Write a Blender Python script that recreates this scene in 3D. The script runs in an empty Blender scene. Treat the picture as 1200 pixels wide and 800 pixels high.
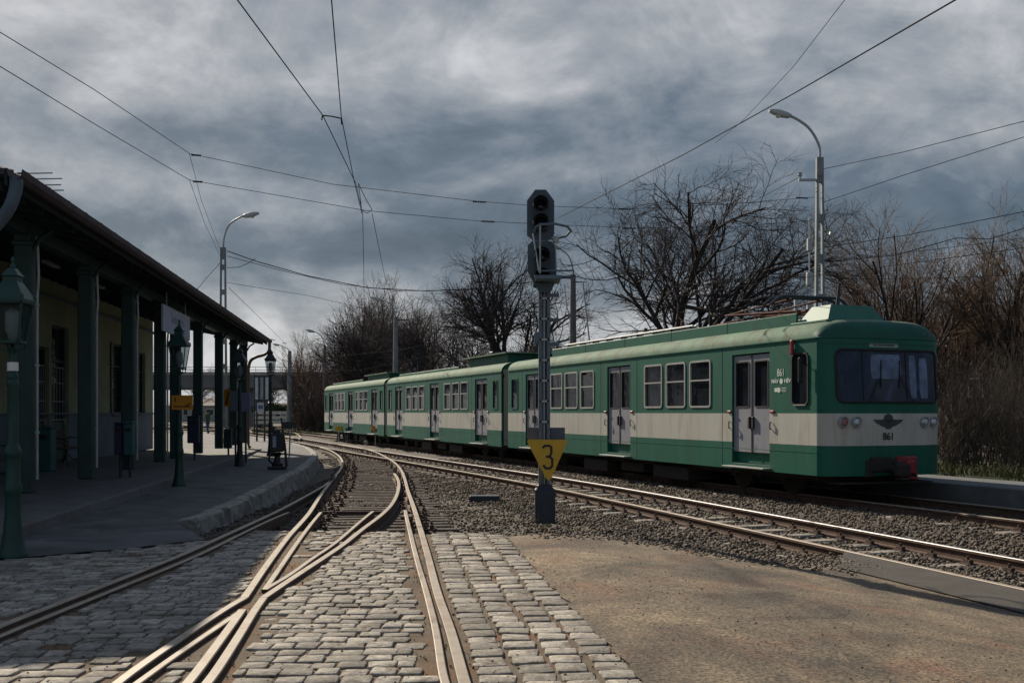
import bpy, math, random
import numpy as np
from mathutils import Vector, Matrix, Quaternion
random.seed(7)
rng = np.random.default_rng(7)
R = math.radians
F = 1215.0; HC = 1.5; HY = 483.0
scn = bpy.context.scene
C = scn.collection

# ------------------------------------------------------------------ ground levels
def ss(a, b, x):
    t = min(1.0, max(0.0, (x - a) / (b - a))); return t * t * (3 - 2 * t)
CXY = ((-20, 17.5), (-4.5, 9.3), (3.6, 6.9), (10.1, 4.98), (14.72, 3.63), (23.75, .91), (30.5, -1.55), (37.2, -4.1), (60, -13))
CX_y = np.array([p[0] for p in CXY]); CX_x = np.array([p[1] for p in CXY])
def lvl(x, y):
    d = (x - float(np.interp(y, CX_y, CX_x))) * .94
    return -0.22 * max(ss(12, 25, y), ss(-3.8, -.5, d))
def P(px, py, Y):
    return Vector(((px - 600) / F * Y, Y, HC - (py - HY) / F * Y))
def G(px, py, z=None):
    zz = 0.0 if z is None else z
    for _ in range(30):
        Y = (HC - zz) * F / (py - HY); X = (px - 600) / F * Y
        if z is not None: break
        zz = 0.5 * zz + 0.5 * lvl(X, Y)
    return Vector((X, Y, zz))

# ------------------------------------------------------------------ object helpers
def new_obj(name, me, parent=None):
    o = bpy.data.objects.new(name, me); C.objects.link(o)
    if parent is not None: o.parent = parent
    return o
def tag(o, label=None, cat=None, group=None, kind=None):
    if label: o['label'] = label
    if cat: o['category'] = cat
    if group: o['group'] = group
    if kind: o['kind'] = kind
    return o
def thing(name, label, cat, loc=(0, 0, 0), rz=0.0, group=None):
    o = bpy.data.objects.new(name, None); C.objects.link(o)
    o.location = loc; o.rotation_euler = (0, 0, rz); o.empty_display_size = .2
    return tag(o, label, cat, group)
def copy_tree(o, loc=None, rz=None, sc=None, label=None, parent=None):
    c = o.copy(); C.objects.link(c); c.parent = parent
    for ch in list(o.children): copy_tree(ch, parent=c)
    if loc is not None: c.location = loc
    if rz is not None: c.rotation_euler = (0, 0, rz)
    if sc is not None: c.scale = sc if hasattr(sc, '__len__') else (sc, sc, sc)
    if label: c['label'] = label
    return c

class M:
    def __init__(s): s.v = []; s.f = []; s.m = []; s.mi = 0
    def add(s, vs, fs):
        b = len(s.v); s.v += [tuple(v) for v in vs]
        for f in fs: s.f.append(tuple(b + i for i in f)); s.m.append(s.mi)
        return s
    def box(s, c, d, rz=0.0, rot=None, bev=0.0):
        c = Vector(c); hx, hy, hz = d[0] / 2, d[1] / 2, d[2] / 2
        mt = rot if rot is not None else Matrix.Rotation(rz, 3, 'Z')
        if bev <= 0 or bev >= min(hx, hy, hz):
            p = [Vector((x, y, z)) for z in (-hz, hz) for y in (-hy, hy) for x in (-hx, hx)]
            return s.add([mt @ q + c for q in p], [(0, 2, 3, 1), (4, 5, 7, 6), (0, 1, 5, 4), (2, 6, 7, 3), (0, 4, 6, 2), (1, 3, 7, 5)])
        vs = []
        idx = {}
        for sx in (-1, 1):
            for sy in (-1, 1):
                for sz in (-1, 1):
                    for a in range(3):
                        q = [sx * (hx - bev), sy * (hy - bev), sz * (hz - bev)]
                        q[a] = (sx * hx, sy * hy, sz * hz)[a]
                        idx[(sx, sy, sz, a)] = len(vs); vs.append(mt @ Vector(q) + c)
        fs = []
        def k(sg, a): return idx[(sg[0], sg[1], sg[2], a)]
        for a in range(3):
            u, w = [i for i in range(3) if i != a]
            for sg in (-1, 1):
                lp = []
                for (su, sw) in ((-1, -1), (1, -1), (1, 1), (-1, 1)):
                    q = [0, 0, 0]; q[a] = sg; q[u] = su; q[w] = sw; lp.append(k(q, a))
                fs.append(tuple(lp))
            for su in (-1, 1):
                for sw in (-1, 1):
                    q0 = [0, 0, 0]; q0[a] = -1; q0[u] = su; q0[w] = sw
                    q1 = list(q0); q1[a] = 1
                    fs.append((k(q0, u), k(q1, u), k(q1, w), k(q0, w)))
        for sx in (-1, 1):
            for sy in (-1, 1):
                for sz in (-1, 1): fs.append(tuple(idx[(sx, sy, sz, a)] for a in range(3)))
        return s.add(vs, fs)
    def tube(s, pts, r, n=8, cap=True):
        pts = [Vector(p) for p in pts]
        rs = r if hasattr(r, '__len__') else [r] * len(pts)
        vs = []; fs = []
        d0 = (pts[1] - pts[0]).normalized()
        u = d0.orthogonal().normalized()
        for i, p in enumerate(pts):
            if i == 0: d = pts[1] - pts[0]
            elif i == len(pts) - 1: d = pts[-1] - pts[-2]
            else: d = (pts[i + 1] - pts[i]).normalized() + (pts[i] - pts[i - 1]).normalized()
            d = d.normalized() if d.length > 1e-9 else d0
            u = (u - d * u.dot(d)); u = u.normalized() if u.length > 1e-6 else d.orthogonal().normalized()
            w = d.cross(u)
            for j in range(n):
                a = 2 * math.pi * j / n
                vs.append(p + (u * math.cos(a) + w * math.sin(a)) * rs[i])
        for i in range(len(pts) - 1):
            for j in range(n):
                k = (j + 1) % n
                fs.append((i * n + j, i * n + k, (i + 1) * n + k, (i + 1) * n + j))
        if cap:
            fs.append(tuple(range(n - 1, -1, -1))); fs.append(tuple((len(pts) - 1) * n + j for j in range(n)))
        return s.add(vs, fs)
    def lathe(s, prof, n=16, c=(0, 0, 0), rot=None):
        c = Vector(c); vs = []; fs = []
        for (r, z) in prof:
            for j in range(n):
                a = 2 * math.pi * j / n
                q = Vector((r * math.cos(a), r * math.sin(a), z))
                vs.append((rot @ q if rot else q) + c)
        for i in range(len(prof) - 1):
            for j in range(n):
                k = (j + 1) % n
                fs.append((i * n + j, i * n + k, (i + 1) * n + k, (i + 1) * n + j))
        fs.append(tuple(range(n - 1, -1, -1))); fs.append(tuple((len(prof) - 1) * n + j for j in range(n)))
        return s.add(vs, fs)
    def prism(s, poly, th, o=(0, 0, 0), ux=(1, 0, 0), uy=(0, 0, 1)):
        """flat polygon in the plane (ux, uy), thickened by th along -normal"""
        o = Vector(o); ux = Vector(ux); uy = Vector(uy); nn = ux.cross(uy).normalized()
        n = len(poly)
        a = [o + ux * p[0] + uy * p[1] for p in poly]; b = [p - nn * th for p in a]
        fs = [tuple(range(n)), tuple(range(2 * n - 1, n - 1, -1))]
        for i in range(n):
            j = (i + 1) % n; fs.append((i, n + i, n + j, j))
        return s.add(a + b, fs)
    def sweep(s, pts, prof, closed=True):
        """profile [(side, up)] swept along a path, side measured horizontally"""
        pts = [Vector(p) for p in pts]; vs = []; fs = []; n = len(prof)
        for i, p in enumerate(pts):
            a = pts[max(0, i - 1)]; b = pts[min(len(pts) - 1, i + 1)]
            d = Vector((b.x - a.x, b.y - a.y, 0)).normalized(); side = Vector((d.y, -d.x, 0))
            for (q, z) in prof: vs.append(p + side * q + Vector((0, 0, z)))
        for i in range(len(pts) - 1):
            for j in range(n if closed else n - 1):
                k = (j + 1) % n
                fs.append((i * n + j, i * n + k, (i + 1) * n + k, (i + 1) * n + j))
        if closed:
            fs.append(tuple(range(n - 1, -1, -1))); fs.append(tuple((len(pts) - 1) * n + j for j in range(n)))
        return s.add(vs, fs)
    def build(s, name, mats, parent=None, smooth=False, auto=None):
        me = bpy.data.meshes.new(name)
        me.from_pydata(s.v, [], s.f); 
        for m_ in (mats if isinstance(mats, (list, tuple)) else [mats]): me.materials.append(m_)
        if len(me.materials) > 1: me.polygons.foreach_set('material_index', s.m)
        import bmesh
        if len(s.f) < 60000:
            bm = bmesh.new(); bm.from_mesh(me); bmesh.ops.recalc_face_normals(bm, faces=bm.faces); bm.to_mesh(me); bm.free()
        if smooth or auto:
            me.polygons.foreach_set('use_smooth', [True] * len(me.polygons))
            if auto: me.set_sharp_from_angle(angle=R(auto))
        me.update()
        return new_obj(name, me, parent)

# ------------------------------------------------------------------ materials
def nt_mat(name):
    m = bpy.data.materials.new(name); m.use_nodes = True
    nt = m.node_tree; b = nt.nodes['Principled BSDF']
    return m, nt, b
def L(nt, a, b): nt.links.new(a, b)
def coords(nt, scale=(1, 1, 1), world=False):
    if world:
        g = nt.nodes.new('ShaderNodeNewGeometry'); src = g.outputs['Position']
    else:
        g = nt.nodes.new('ShaderNodeTexCoord'); src = g.outputs['Object']
    mp = nt.nodes.new('ShaderNodeMapping'); mp.inputs['Scale'].default_value = scale
    L(nt, src, mp.inputs['Vector']); return mp.outputs['Vector']
def noise(nt, vec, scale, detail=6, rough=.6, dist=0):
    n = nt.nodes.new('ShaderNodeTexNoise'); n.inputs['Scale'].default_value = scale
    n.inputs['Detail'].default_value = detail; n.inputs['Roughness'].default_value = rough
    n.inputs['Distortion'].default_value = dist
    L(nt, vec, n.inputs['Vector']); return n.outputs['Fac']
def ramp(nt, fac, stops):
    r = nt.nodes.new('ShaderNodeValToRGB'); e = r.color_ramp.elements
    while len(e) > 1: e.remove(e[-1])
    e[0].position = stops[0][0]; e[0].color = stops[0][1]
    for p, c in stops[1:]:
        q = e.new(p); q.color = c
    L(nt, fac, r.inputs['Fac']); return r.outputs['Color']
def mix(nt, fac, a, b, mode='MIX'):
    n = nt.nodes.new('ShaderNodeMix'); n.data_type = 'RGBA'; n.blend_type = mode
    for sock, val in ((n.inputs['Factor'], fac), (n.inputs['A'], a), (n.inputs['B'], b)):
        if hasattr(val, 'links'): L(nt, val, sock)
        elif sock == n.inputs['Factor']: sock.default_value = val
        else: sock.default_value = val
    return n.outputs['Result']
def col(c): return (c[0], c[1], c[2], 1.0)
def mul(c, k): return (c[0] * k, c[1] * k, c[2] * k, 1.0)
def mat(name, c, rough=.7, c2=None, scale=3.0, var=.25, bump=0.0, bscale=40, metal=0.0, spec=.5, world=False,
        stretch=(1, 1, 1), island=0.0, dirt=None, dscale=1.2, dpos=(.55, .75)):
    m, nt, b = nt_mat(name)
    v = coords(nt, stretch, world)
    f = noise(nt, v, scale)
    a_ = mul(c, 1 - var); b_ = col(c2) if c2 else mul(c, 1 + var)
    o = ramp(nt, f, [(.3, a_), (.7, b_)])
    if island:
        g = nt.nodes.new('ShaderNodeNewGeometry')
        r2 = ramp(nt, g.outputs['Random Per Island'], [(0, (1 - island,) * 3 + (1,)), (1, (1 + island,) * 3 + (1,))])
        o = mix(nt, 1.0, o, r2, 'MULTIPLY')
    if dirt:
        f2 = noise(nt, v, dscale, 8, .7, .6)
        msk = ramp(nt, f2, [(dpos[0], (0, 0, 0, 1)), (dpos[1], (1, 1, 1, 1))])
        o = mix(nt, msk, o, col(dirt))
    L(nt, o, b.inputs['Base Color'])
    b.inputs['Roughness'].default_value = rough; b.inputs['Metallic'].default_value = metal
    b.inputs['Specular IOR Level'].default_value = spec
    if bump:
        bn = nt.nodes.new('ShaderNodeBump'); bn.inputs['Strength'].default_value = bump; bn.inputs['Distance'].default_value = .02
        L(nt, noise(nt, v, bscale, 8, .65), bn.inputs['Height']); L(nt, bn.outputs['Normal'], b.inputs['Normal'])
    return m

MT = {}
MT['dirt'] = mat('soil', (.075, .065, .04), .95, c2=(.06, .085, .03), scale=.6, var=.35, bump=.6, bscale=8, world=True)
MT['ballast'] = mat('ballast_bed', (.085, .07, .055), .95, scale=9, var=.5, bump=1, bscale=30, world=True, dirt=(.05, .043, .036), dscale=.5)
MT['stone'] = mat('ballast_stone', (.098, .078, .06), .9, scale=20, var=.25, island=.6, world=True)
MT['grit'] = mat('joint_grit', (.14, .088, .05), .95, c2=(.17, .14, .10), scale=4, bump=1, bscale=60, world=True, dirt=(.17, .085, .04), dscale=2.2, dpos=(.5, .62))
MT['sett'] = mat('granite_sett', (.36, .33, .285), .8, scale=22, var=.38, bump=1, bscale=70, island=.34, world=True, spec=.25, dirt=(.15, .12, .09), dscale=5, dpos=(.5, .66))
MT['asphalt'] = mat('forecourt_asphalt', (.125, .125, .128), .85, scale=1.2, var=.3, bump=.9, bscale=90, world=True, dirt=(.07, .07, .074), dscale=1.3, dpos=(.45, .62))
MT['asphalt_dark'] = mat('asphalt_strip', (.075, .068, .06), .95, scale=3, var=.2, bump=.8, bscale=110, world=True)
MT['edge'] = mat('dark_platform_concrete', (.12, .128, .13), .9, scale=2, var=.25, bump=.4, bscale=20, dirt=(.07, .07, .068), dscale=1.5)
MT['stepmetal'] = mat('dull_step_metal', (.17, .18, .18), .7, var=.2)
MT['concrete'] = mat('concrete', (.30, .29, .265), .85, scale=3, var=.2, bump=.5, bscale=30, dirt=(.14, .13, .115), dscale=2)
MT['kerb'] = mat('kerb_concrete', (.27, .26, .24), .85, scale=5, var=.4, bump=1, bscale=18, world=True, dirt=(.13, .12, .105), dscale=2.4, dpos=(.5, .62))
MT['slab'] = mat('platform_slab', (.12, .118, .118), .85, scale=2, var=.2, bump=.5, bscale=60, world=True, dirt=(.10, .08, .065), dscale=1)
MT['rail_top'] = mat('worn_rail_head', (.30, .255, .20), .6, scale=6, var=.2, metal=.1, stretch=(1, 1, 1), world=True, dirt=(.24, .15, .095), dscale=2.5, dpos=(.5, .72))
MT['rail_side'] = mat('rusty_rail_side', (.085, .05, .036), .9, scale=8, var=.35, bump=.4, world=True)
MT['rail_polished'] = mat('polished_rail_head', (.30, .29, .30), .5, scale=4, var=.15, metal=.5, world=True)
MT['wood'] = mat('weathered_sleeper', (.10, .08, .066), .95, scale=5, var=.55, bump=1, bscale=20, stretch=(1, 9, 1), dirt=(.06, .05, .045), dscale=1.5)
MT['csleeper'] = mat('concrete_sleeper', (.25, .225, .19), .9, scale=5, var=.2, bump=.6, bscale=30, dirt=(.12, .1, .08), dscale=3)
MT['rust'] = mat('rusty_iron', (.075, .045, .034), .9, scale=12, var=.4, bump=.4)
MT['green'] = mat('train_green_paint', (.009, .112, .075), .5, scale=3, var=.16, spec=.28, stretch=(1, 1, .14), dirt=(.035, .085, .06), dscale=3.2, dpos=(.5, .8), bump=.03, bscale=3)
MT['cream'] = mat('train_cream_paint', (.48, .475, .43), .55, scale=3, var=.08, spec=.3, stretch=(1, 1, .16), dirt=(.30, .25, .19), dscale=3.4, dpos=(.52, .8), bump=.03, bscale=3)
MT['green_low'] = MT['green']
MT['roofpaint'] = mat('train_roof_paint', (.14, .225, .16), .8, scale=1.5, var=.18, spec=.2, dirt=(.11, .10, .075), dscale=1.6, dpos=(.46, .68))
MT['gear_and_nose_shade'] = mat('roof_gear_green_and_nose_shade', (.012, .085, .062), .6, scale=2, var=.2, spec=.3, dirt=(.09, .12, .09), dscale=2.5, dpos=(.55, .8))
MT['door'] = mat('lavender_grey_door', (.27, .28, .315), .55, scale=3, var=.1, spec=.3, dirt=(.15, .145, .16), dscale=3)
MT['alu'] = mat('aluminium_frame', (.5, .5, .48), .4, metal=.4, var=.1)
MT['rubber'] = mat('black_rubber', (.012, .013, .014), .7)
MT['under'] = mat('underframe_grime', (.025, .022, .02), .9, scale=6, var=.4)
MT['bellows'] = mat('gangway_bellows', (.006, .022, .022), .95, spec=.1)
MT['red'] = mat('red_paint', (.3, .02, .02), .5)
MT['white'] = mat('white_paint', (.7, .7, .68), .6)
MT['dkgreen'] = mat('column_green_paint', (.006, .036, .034), .55, scale=3, var=.3, dirt=(.018, .03, .028), dscale=4, bump=.15, bscale=15)
MT['lampgreen'] = mat('cast_iron_green', (.004, .040, .032), .5, scale=6, var=.25, bump=.1, bscale=20)
MT['lampblack'] = mat('cast_iron_black', (.014, .02, .022), .5, scale=6, var=.3)
MT['grey_steel'] = mat('blue_grey_steel', (.095, .135, .18), .5, scale=5, var=.18, dirt=(.07, .07, .08), dscale=5)
MT['dark_steel'] = mat('dark_blue_steel', (.016, .026, .042), .55, scale=5, var=.25)
MT['signalblue'] = mat('signal_backplate_grey', (.05, .078, .10), .55, scale=5, var=.15)
MT['galv'] = mat('galvanised_steel', (.34, .37, .38), .5, metal=.3, scale=6, var=.15)
MT['pole'] = mat('pole_concrete', (.2, .225, .235), .8, scale=4, var=.2, bump=.3, bscale=20, dirt=(.12, .12, .12), dscale=3)
MT['lens'] = mat('smoked_lens', (.01, .01, .014), .12)
MT['yellow'] = mat('ochre_yellow_sign', (.55, .33, .02), .5, scale=5, var=.1, dirt=(.38, .22, .03), dscale=6)
MT['yorange'] = mat('orange_sign', (.60, .25, .01), .5, scale=5, var=.08)
MT['black'] = mat('black_print', (.01, .01, .012), .6)
MT['wall'] = mat('cream_plaster', (.27, .29, .195), .9, scale=1.2, var=.18, bump=.25, bscale=20, dirt=(.18, .20, .14), dscale=1.1)
MT['wainscot'] = mat('blue_grey_plaster', (.13, .165, .215), .9, scale=1.5, var=.15, bump=.25, bscale=20)
MT['roof'] = mat('purple_brown_roof', (.06, .042, .05), .8, scale=3, var=.3, bump=.3, bscale=20, dirt=(.06, .04, .045), dscale=2)
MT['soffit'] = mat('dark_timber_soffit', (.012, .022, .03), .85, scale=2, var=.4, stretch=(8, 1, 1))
MT['pipe'] = mat('brown_downpipe', (.13, .075, .055), .55, scale=6, var=.2)
MT['teal'] = mat('teal_bin_paint', (.012, .09, .105), .55, scale=5, var=.2)
MT['navy'] = mat('navy_bin_paint', (.012, .02, .06), .55, scale=5, var=.2)
MT['signboard'] = mat('pale_blue_sign', (.34, .37, .47), .6, scale=3, var=.05)
MT['bark'] = mat('bark', (.034, .028, .031), .95, scale=4, var=.4, world=True)
MT['twig'] = mat('twigs', (.045, .035, .036), .95, scale=2, var=.35, world=True)
MT['twig_brown'] = mat('brown_twigs', (.15, .10, .065), .95, scale=1, var=.35, world=True)
MT['twig_thicket'] = mat('thicket_twigs', (.085, .067, .052), .95, scale=.7, var=.5, world=True, island=.4)
MT['ivy'] = mat('evergreen_leaves', (.045, .07, .025), .8, scale=1, var=.4, world=True, island=.4)
MT['grass'] = mat('rough_grass', (.075, .08, .028), .9, scale=.8, var=.3, world=True, island=.5)
MT['bridge'] = mat('bridge_concrete', (.17, .175, .175), .85, scale=.4, var=.15, dirt=(.1, .1, .1), dscale=.3)
MT['wire'] = mat('dark_wire', (.02, .02, .024), .9, spec=.05)
MT['fence_white'] = mat('white_fence_paint', (.6, .58, .5), .7)
MT['person_top'] = mat('green_jacket', (.04, .1, .05), .9)
MT['jeans'] = mat('blue_jeans', (.02, .05, .17), .9)
MT['skin'] = mat('skin', (.4, .24, .17), .6)
MT['hair'] = mat('dark_hair', (.03, .02, .015), .8)
MT['lampglass'] = mat('milky_lamp_glass', (.50, .52, .48), .3, var=.05)
MT['brick'] = mat('orange_roof_tiles', (.32, .14, .06), .85, scale=2, var=.2)
MT['paper'] = mat('notice_paper', (.42, .46, .5), .7, scale=6, var=.2)

def glass(name, c=(.012, .018, .028), rough=.06, streak=0.0):
    m, nt, b = nt_mat(name)
    v = coords(nt, (1, 1, 1))
    f = noise(nt, v, 1.3, 4, .5, 1.5)
    L(nt, ramp(nt, f, [(.35, mul(c, .5)), (.62, mul(c, 1.0)), (.75, mul(c, 2.5))]), b.inputs['Base Color'])
    b.inputs['Roughness'].default_value = rough
    b.inputs['Specular IOR Level'].default_value = .28
    bn = nt.nodes.new('ShaderNodeBump'); bn.inputs['Strength'].default_value = .12; bn.inputs['Distance'].default_value = .05
    L(nt, noise(nt, v, 2.0, 2), bn.inputs['Height']); L(nt, bn.outputs['Normal'], b.inputs['Normal'])
    return m
MT['glass'] = glass('window_glass', (.02, .025, .035))
MT['wsglass'] = glass('windscreen_glass', (.030, .045, .085))  # bluish mottling puts the windscreen's reflections into its colour
def clear_glass(name, tint=(.75, .82, .85), alpha=.35):
    m, nt, b = nt_mat(name)
    b.inputs['Base Color'].default_value = (.03, .04, .045, 1); b.inputs['Roughness'].default_value = .05
    t = nt.nodes.new('ShaderNodeBsdfTransparent'); t.inputs['Color'].default_value = col(tint)
    mx = nt.nodes.new('ShaderNodeMixShader'); mx.inputs['Fac'].default_value = alpha
    L(nt, t.outputs[0], mx.inputs[1]); L(nt, b.outputs[0], mx.inputs[2])
    L(nt, mx.outputs[0], nt.nodes['Material Output'].inputs['Surface'])
    return m
MT['clear'] = clear_glass('lantern_glass')
MT['cabglass'] = clear_glass('cab_glass', (.35, .42, .55), .45)
MT['cabin'] = mat('cab_interior', (.10, .11, .13), .8, scale=2, var=.3)

# ------------------------------------------------------------------ text
def text_mesh(s, size, mat_, parent, name, mtx, sx=1.0, th=.002, align='CENTER', bold=0.0):
    cu = bpy.data.curves.new(name, 'FONT'); cu.body = s; cu.size = size; cu.extrude = th; cu.align_x = align; cu.align_y = 'CENTER'
    cu.offset = bold
    to = bpy.data.objects.new(name, cu); C.objects.link(to)
    dg = bpy.context.evaluated_depsgraph_get(); dg.update()
    me = bpy.data.meshes.new_from_object(to.evaluated_get(dg))
    bpy.data.objects.remove(to)
    me.transform(Matrix.Diagonal((sx, 1, 1, 1))); me.transform(mtx)
    me.materials.clear(); me.materials.append(mat_); me.name = name
    return new_obj(name, me, parent)
def frame(o, ux, uy):
    ux = Vector(ux).normalized(); uy = Vector(uy).normalized(); n = ux.cross(uy); o = Vector(o)
    return Matrix(((ux.x, uy.x, n.x, o.x), (ux.y, uy.y, n.y, o.y), (ux.z, uy.z, n.z, o.z), (0, 0, 0, 1)))

# ------------------------------------------------------------------ curves in plan
def catmull(pts, step=.3):
    pts = [Vector(p) for p in pts]; out = []
    q = [pts[0] * 2 - pts[1]] + pts + [pts[-1] * 2 - pts[-2]]
    for i in range(1, len(q) - 2):
        p0, p1, p2, p3 = q[i - 1:i + 3]
        n = max(1, int((p2 - p1).length / step))
        for k in range(n):
            t = k / n
            out.append(.5 * ((2 * p1) + (p2 - p0) * t + (2 * p0 - 5 * p1 + 4 * p2 - p3) * t * t + (3 * p1 - p0 - 3 * p2 + p3) * t ** 3))
    out.append(pts[-1]); return out
def smooth_path(pts, k=3):
    pts = list(pts)
    for _ in range(k):
        pts = [pts[0]] + [(pts[i - 1] + pts[i] * 2 + pts[i + 1]) / 4 for i in range(1, len(pts) - 1)] + [pts[-1]]
    return pts
def in_poly(x, y, poly):
    c = False; n = len(poly)
    for i in range(n):
        x1, y1 = poly[i][0], poly[i][1]; x2, y2 = poly[i - 1][0], poly[i - 1][1]
        if (y1 > y) != (y2 > y) and x < (x2 - x1) * (y - y1) / (y2 - y1) + x1: c = not c
    return c
def sheet(name, poly, mat_, dz=0.0, step=.25, kind='structure', zfun=lvl, jag=0.0, label=None):
    """filled ground polygon draped over the level function"""
    import bmesh
    xs = [p[0] for p in poly]; ys = [p[1] for p in poly]
    pts = []
    for i in range(len(poly)):
        a = Vector(poly[i - 1][:2]); b = Vector(poly[i][:2]); n = max(1, int((b - a).length / .4))
        for k in range(n):
            q = a + (b - a) * k / n
            pts.append((q.x + random.uniform(-jag, jag), q.y + random.uniform(-jag, jag)))
    bm = bmesh.new(); vs = [bm.verts.new((x, y, 0)) for x, y in pts]; bm.faces.new(vs)
    y = min(ys) + step
    while y < max(ys):
        bmesh.ops.bisect_plane(bm, geom=bm.verts[:] + bm.edges[:] + bm.faces[:], plane_co=(0, y, 0), plane_no=(0, 1, 0)); y += step * (1 if y < 30 else 4)
    x = min(xs) + step
    while x < max(xs):
        bmesh.ops.bisect_plane(bm, geom=bm.verts[:] + bm.edges[:] + bm.faces[:], plane_co=(x, 0, 0), plane_no=(1, 0, 0)); x += step * 2
    for v in bm.verts: v.co.z = zfun(v.co.x, v.co.y) + dz
    bmesh.ops.recalc_face_normals(bm, faces=bm.faces)
    me = bpy.data.meshes.new(name); bm.to_mesh(me); bm.free()
    if sum(p.normal.z for p in me.polygons) < 0: me.flip_normals()
    me.materials.append(mat_); o = new_obj(name, me)
    return tag(o, label, kind=kind)

# ================================================================== camera, light, sky
cam = bpy.data.cameras.new('camera'); cam.lens = F / 1200 * 36; cam.sensor_width = 36; cam.shift_y = (HY - 400) / 1200
cam.clip_start = .05; cam.clip_end = 6000
co = bpy.data.objects.new('camera', cam); C.objects.link(co); co.location = (0, 0, HC); co.rotation_euler = (R(90), 0, 0)
scn.camera = co
SUN = Vector((-.54 * math.cos(R(32.2)), .84 * math.cos(R(32.2)), math.sin(R(32.2)))).normalized()
sl = bpy.data.lights.new('sun', 'SUN'); sl.energy = 5.0; sl.angle = R(.6); sl.color = (1.0, .875, .70)
so = bpy.data.objects.new('sun', sl); C.objects.link(so); so.rotation_euler = (-SUN).to_track_quat('-Z', 'Y').to_euler()
so.location = SUN * 60
w = bpy.data.worlds.new('World'); scn.world = w; w.use_nodes = True
nt = w.node_tree; bg = nt.nodes['Background']; bg.inputs['Strength'].default_value = .08
sky = nt.nodes.new('ShaderNodeTexSky'); sky.sky_type = 'NISHITA'; sky.sun_disc = False
sky.sun_elevation = R(32.2); sky.sun_rotation = math.atan2(SUN.x, SUN.y); sky.air_density = 1.2; sky.dust_density = 1.0
tc = nt.nodes.new('ShaderNodeTexCoord'); sep = nt.nodes.new('ShaderNodeSeparateXYZ'); L(nt, tc.outputs['Generated'], sep.inputs[0])
def math_(op, a, b=None, c=None):
    n = nt.nodes.new('ShaderNodeMath'); n.operation = op
    for i, v in enumerate((a, b, c)):
        if v is None: continue
        if hasattr(v, 'links'): L(nt, v, n.inputs[i])
        else: n.inputs[i].default_value = v
    return n.outputs[0]
zc = math_('MAXIMUM', sep.outputs['Z'], 0.0); den = math_('ADD', zc, .62)
ux = math_('DIVIDE', sep.outputs['X'], den); uy = math_('DIVIDE', sep.outputs['Y'], den)
cb = nt.nodes.new('ShaderNodeCombineXYZ'); L(nt, ux, cb.inputs[0]); L(nt, uy, cb.inputs[1]); cb.inputs[2].default_value = 3.7
mp = nt.nodes.new('ShaderNodeMapping'); mp.inputs['Scale'].default_value = (2.3, 2.9, 1); mp.inputs['Rotation'].default_value = (0, 0, R(14))
mp.inputs['Location'].default_value = (2.3, 5.1, 0)
L(nt, cb.outputs[0], mp.inputs['Vector'])
n1 = noise(nt, mp.outputs['Vector'], .62, 12, .58, .35)
n2 = noise(nt, mp.outputs['Vector'], 2.6, 10, .6, .5)
mp2 = nt.nodes.new('ShaderNodeMapping'); L(nt, mp.outputs['Vector'], mp2.inputs['Vector']); mp2.inputs['Location'].default_value = (.10, -.20, 0)
n1b = noise(nt, mp2.outputs['Vector'], .62, 12, .58, .35); n2b = noise(nt, mp2.outputs['Vector'], 2.6, 10, .6, .5)
rel = math_('ADD', math_('MULTIPLY', math_('SUBTRACT', n1, n1b), 2.0), math_('MULTIPLY', math_('SUBTRACT', n2, n2b), .9))
nn_ = math_('ADD', math_('ADD', math_('MULTIPLY', n1, .72), math_('MULTIPLY', n2, .28)), math_('MULTIPLY', rel, .42))
# elevation bands: pale rim on the horizon, dark bank above it, brighter overhead
band = ramp(nt, sep.outputs['Z'], [(0.0, (.72,) * 3 + (1,)), (.085, (.68,) * 3 + (1,)), (.125, (.53,) * 3 + (1,)), (.17, (.43,) * 3 + (1,)), (.235, (.49,) * 3 + (1,)), (.32, (.65,) * 3 + (1,)), (.6, (.58,) * 3 + (1,))])
bsep = nt.nodes.new('ShaderNodeSeparateColor'); L(nt, band, bsep.inputs[0])
val = math_('ADD', math_('MULTIPLY', math_('SUBTRACT', nn_, .5), 1.35), math_('SUBTRACT', bsep.outputs[0], math_('MULTIPLY', math_('MAXIMUM', sep.outputs['X'], 0.0), .22)))
K = 1 / .08
cl = ramp(nt, val, [(.12, (.060 * K, .086 * K, .118 * K, 1)), (.34, (.105 * K, .138 * K, .178 * K, 1)), (.5, (.190 * K, .218 * K, .256 * K, 1)), (.66, (.30 * K, .318 * K, .345 * K, 1)), (.9, (.52 * K, .53 * K, .55 * K, 1))])
cover = ramp(nt, n2, [(.0, (.93,) * 3 + (1,)), (1, (.97,) * 3 + (1,))])
gapz = ramp(nt, sep.outputs['Z'], [(.0, (1,) * 3 + (1,)), (.38, (1,) * 3 + (1,)), (.58, (.25,) * 3 + (1,))])
bw = nt.nodes.new('ShaderNodeRGBToBW'); L(nt, mix(nt, 1.0, cover, gapz, 'MULTIPLY'), bw.inputs[0])
L(nt, mix(nt, bw.outputs[0], sky.outputs['Color'], cl), bg.inputs['Color'])
scn.view_settings.view_transform = 'Standard'; scn.view_settings.look = 'None'; scn.view_settings.gamma = 1; scn.view_settings.exposure = 0.28
scn.cycles.max_bounces = 6; scn.cycles.transparent_max_bounces = 8; scn.cycles.sample_clamp_indirect = 5
scn.cycles.use_denoising = True

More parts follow.
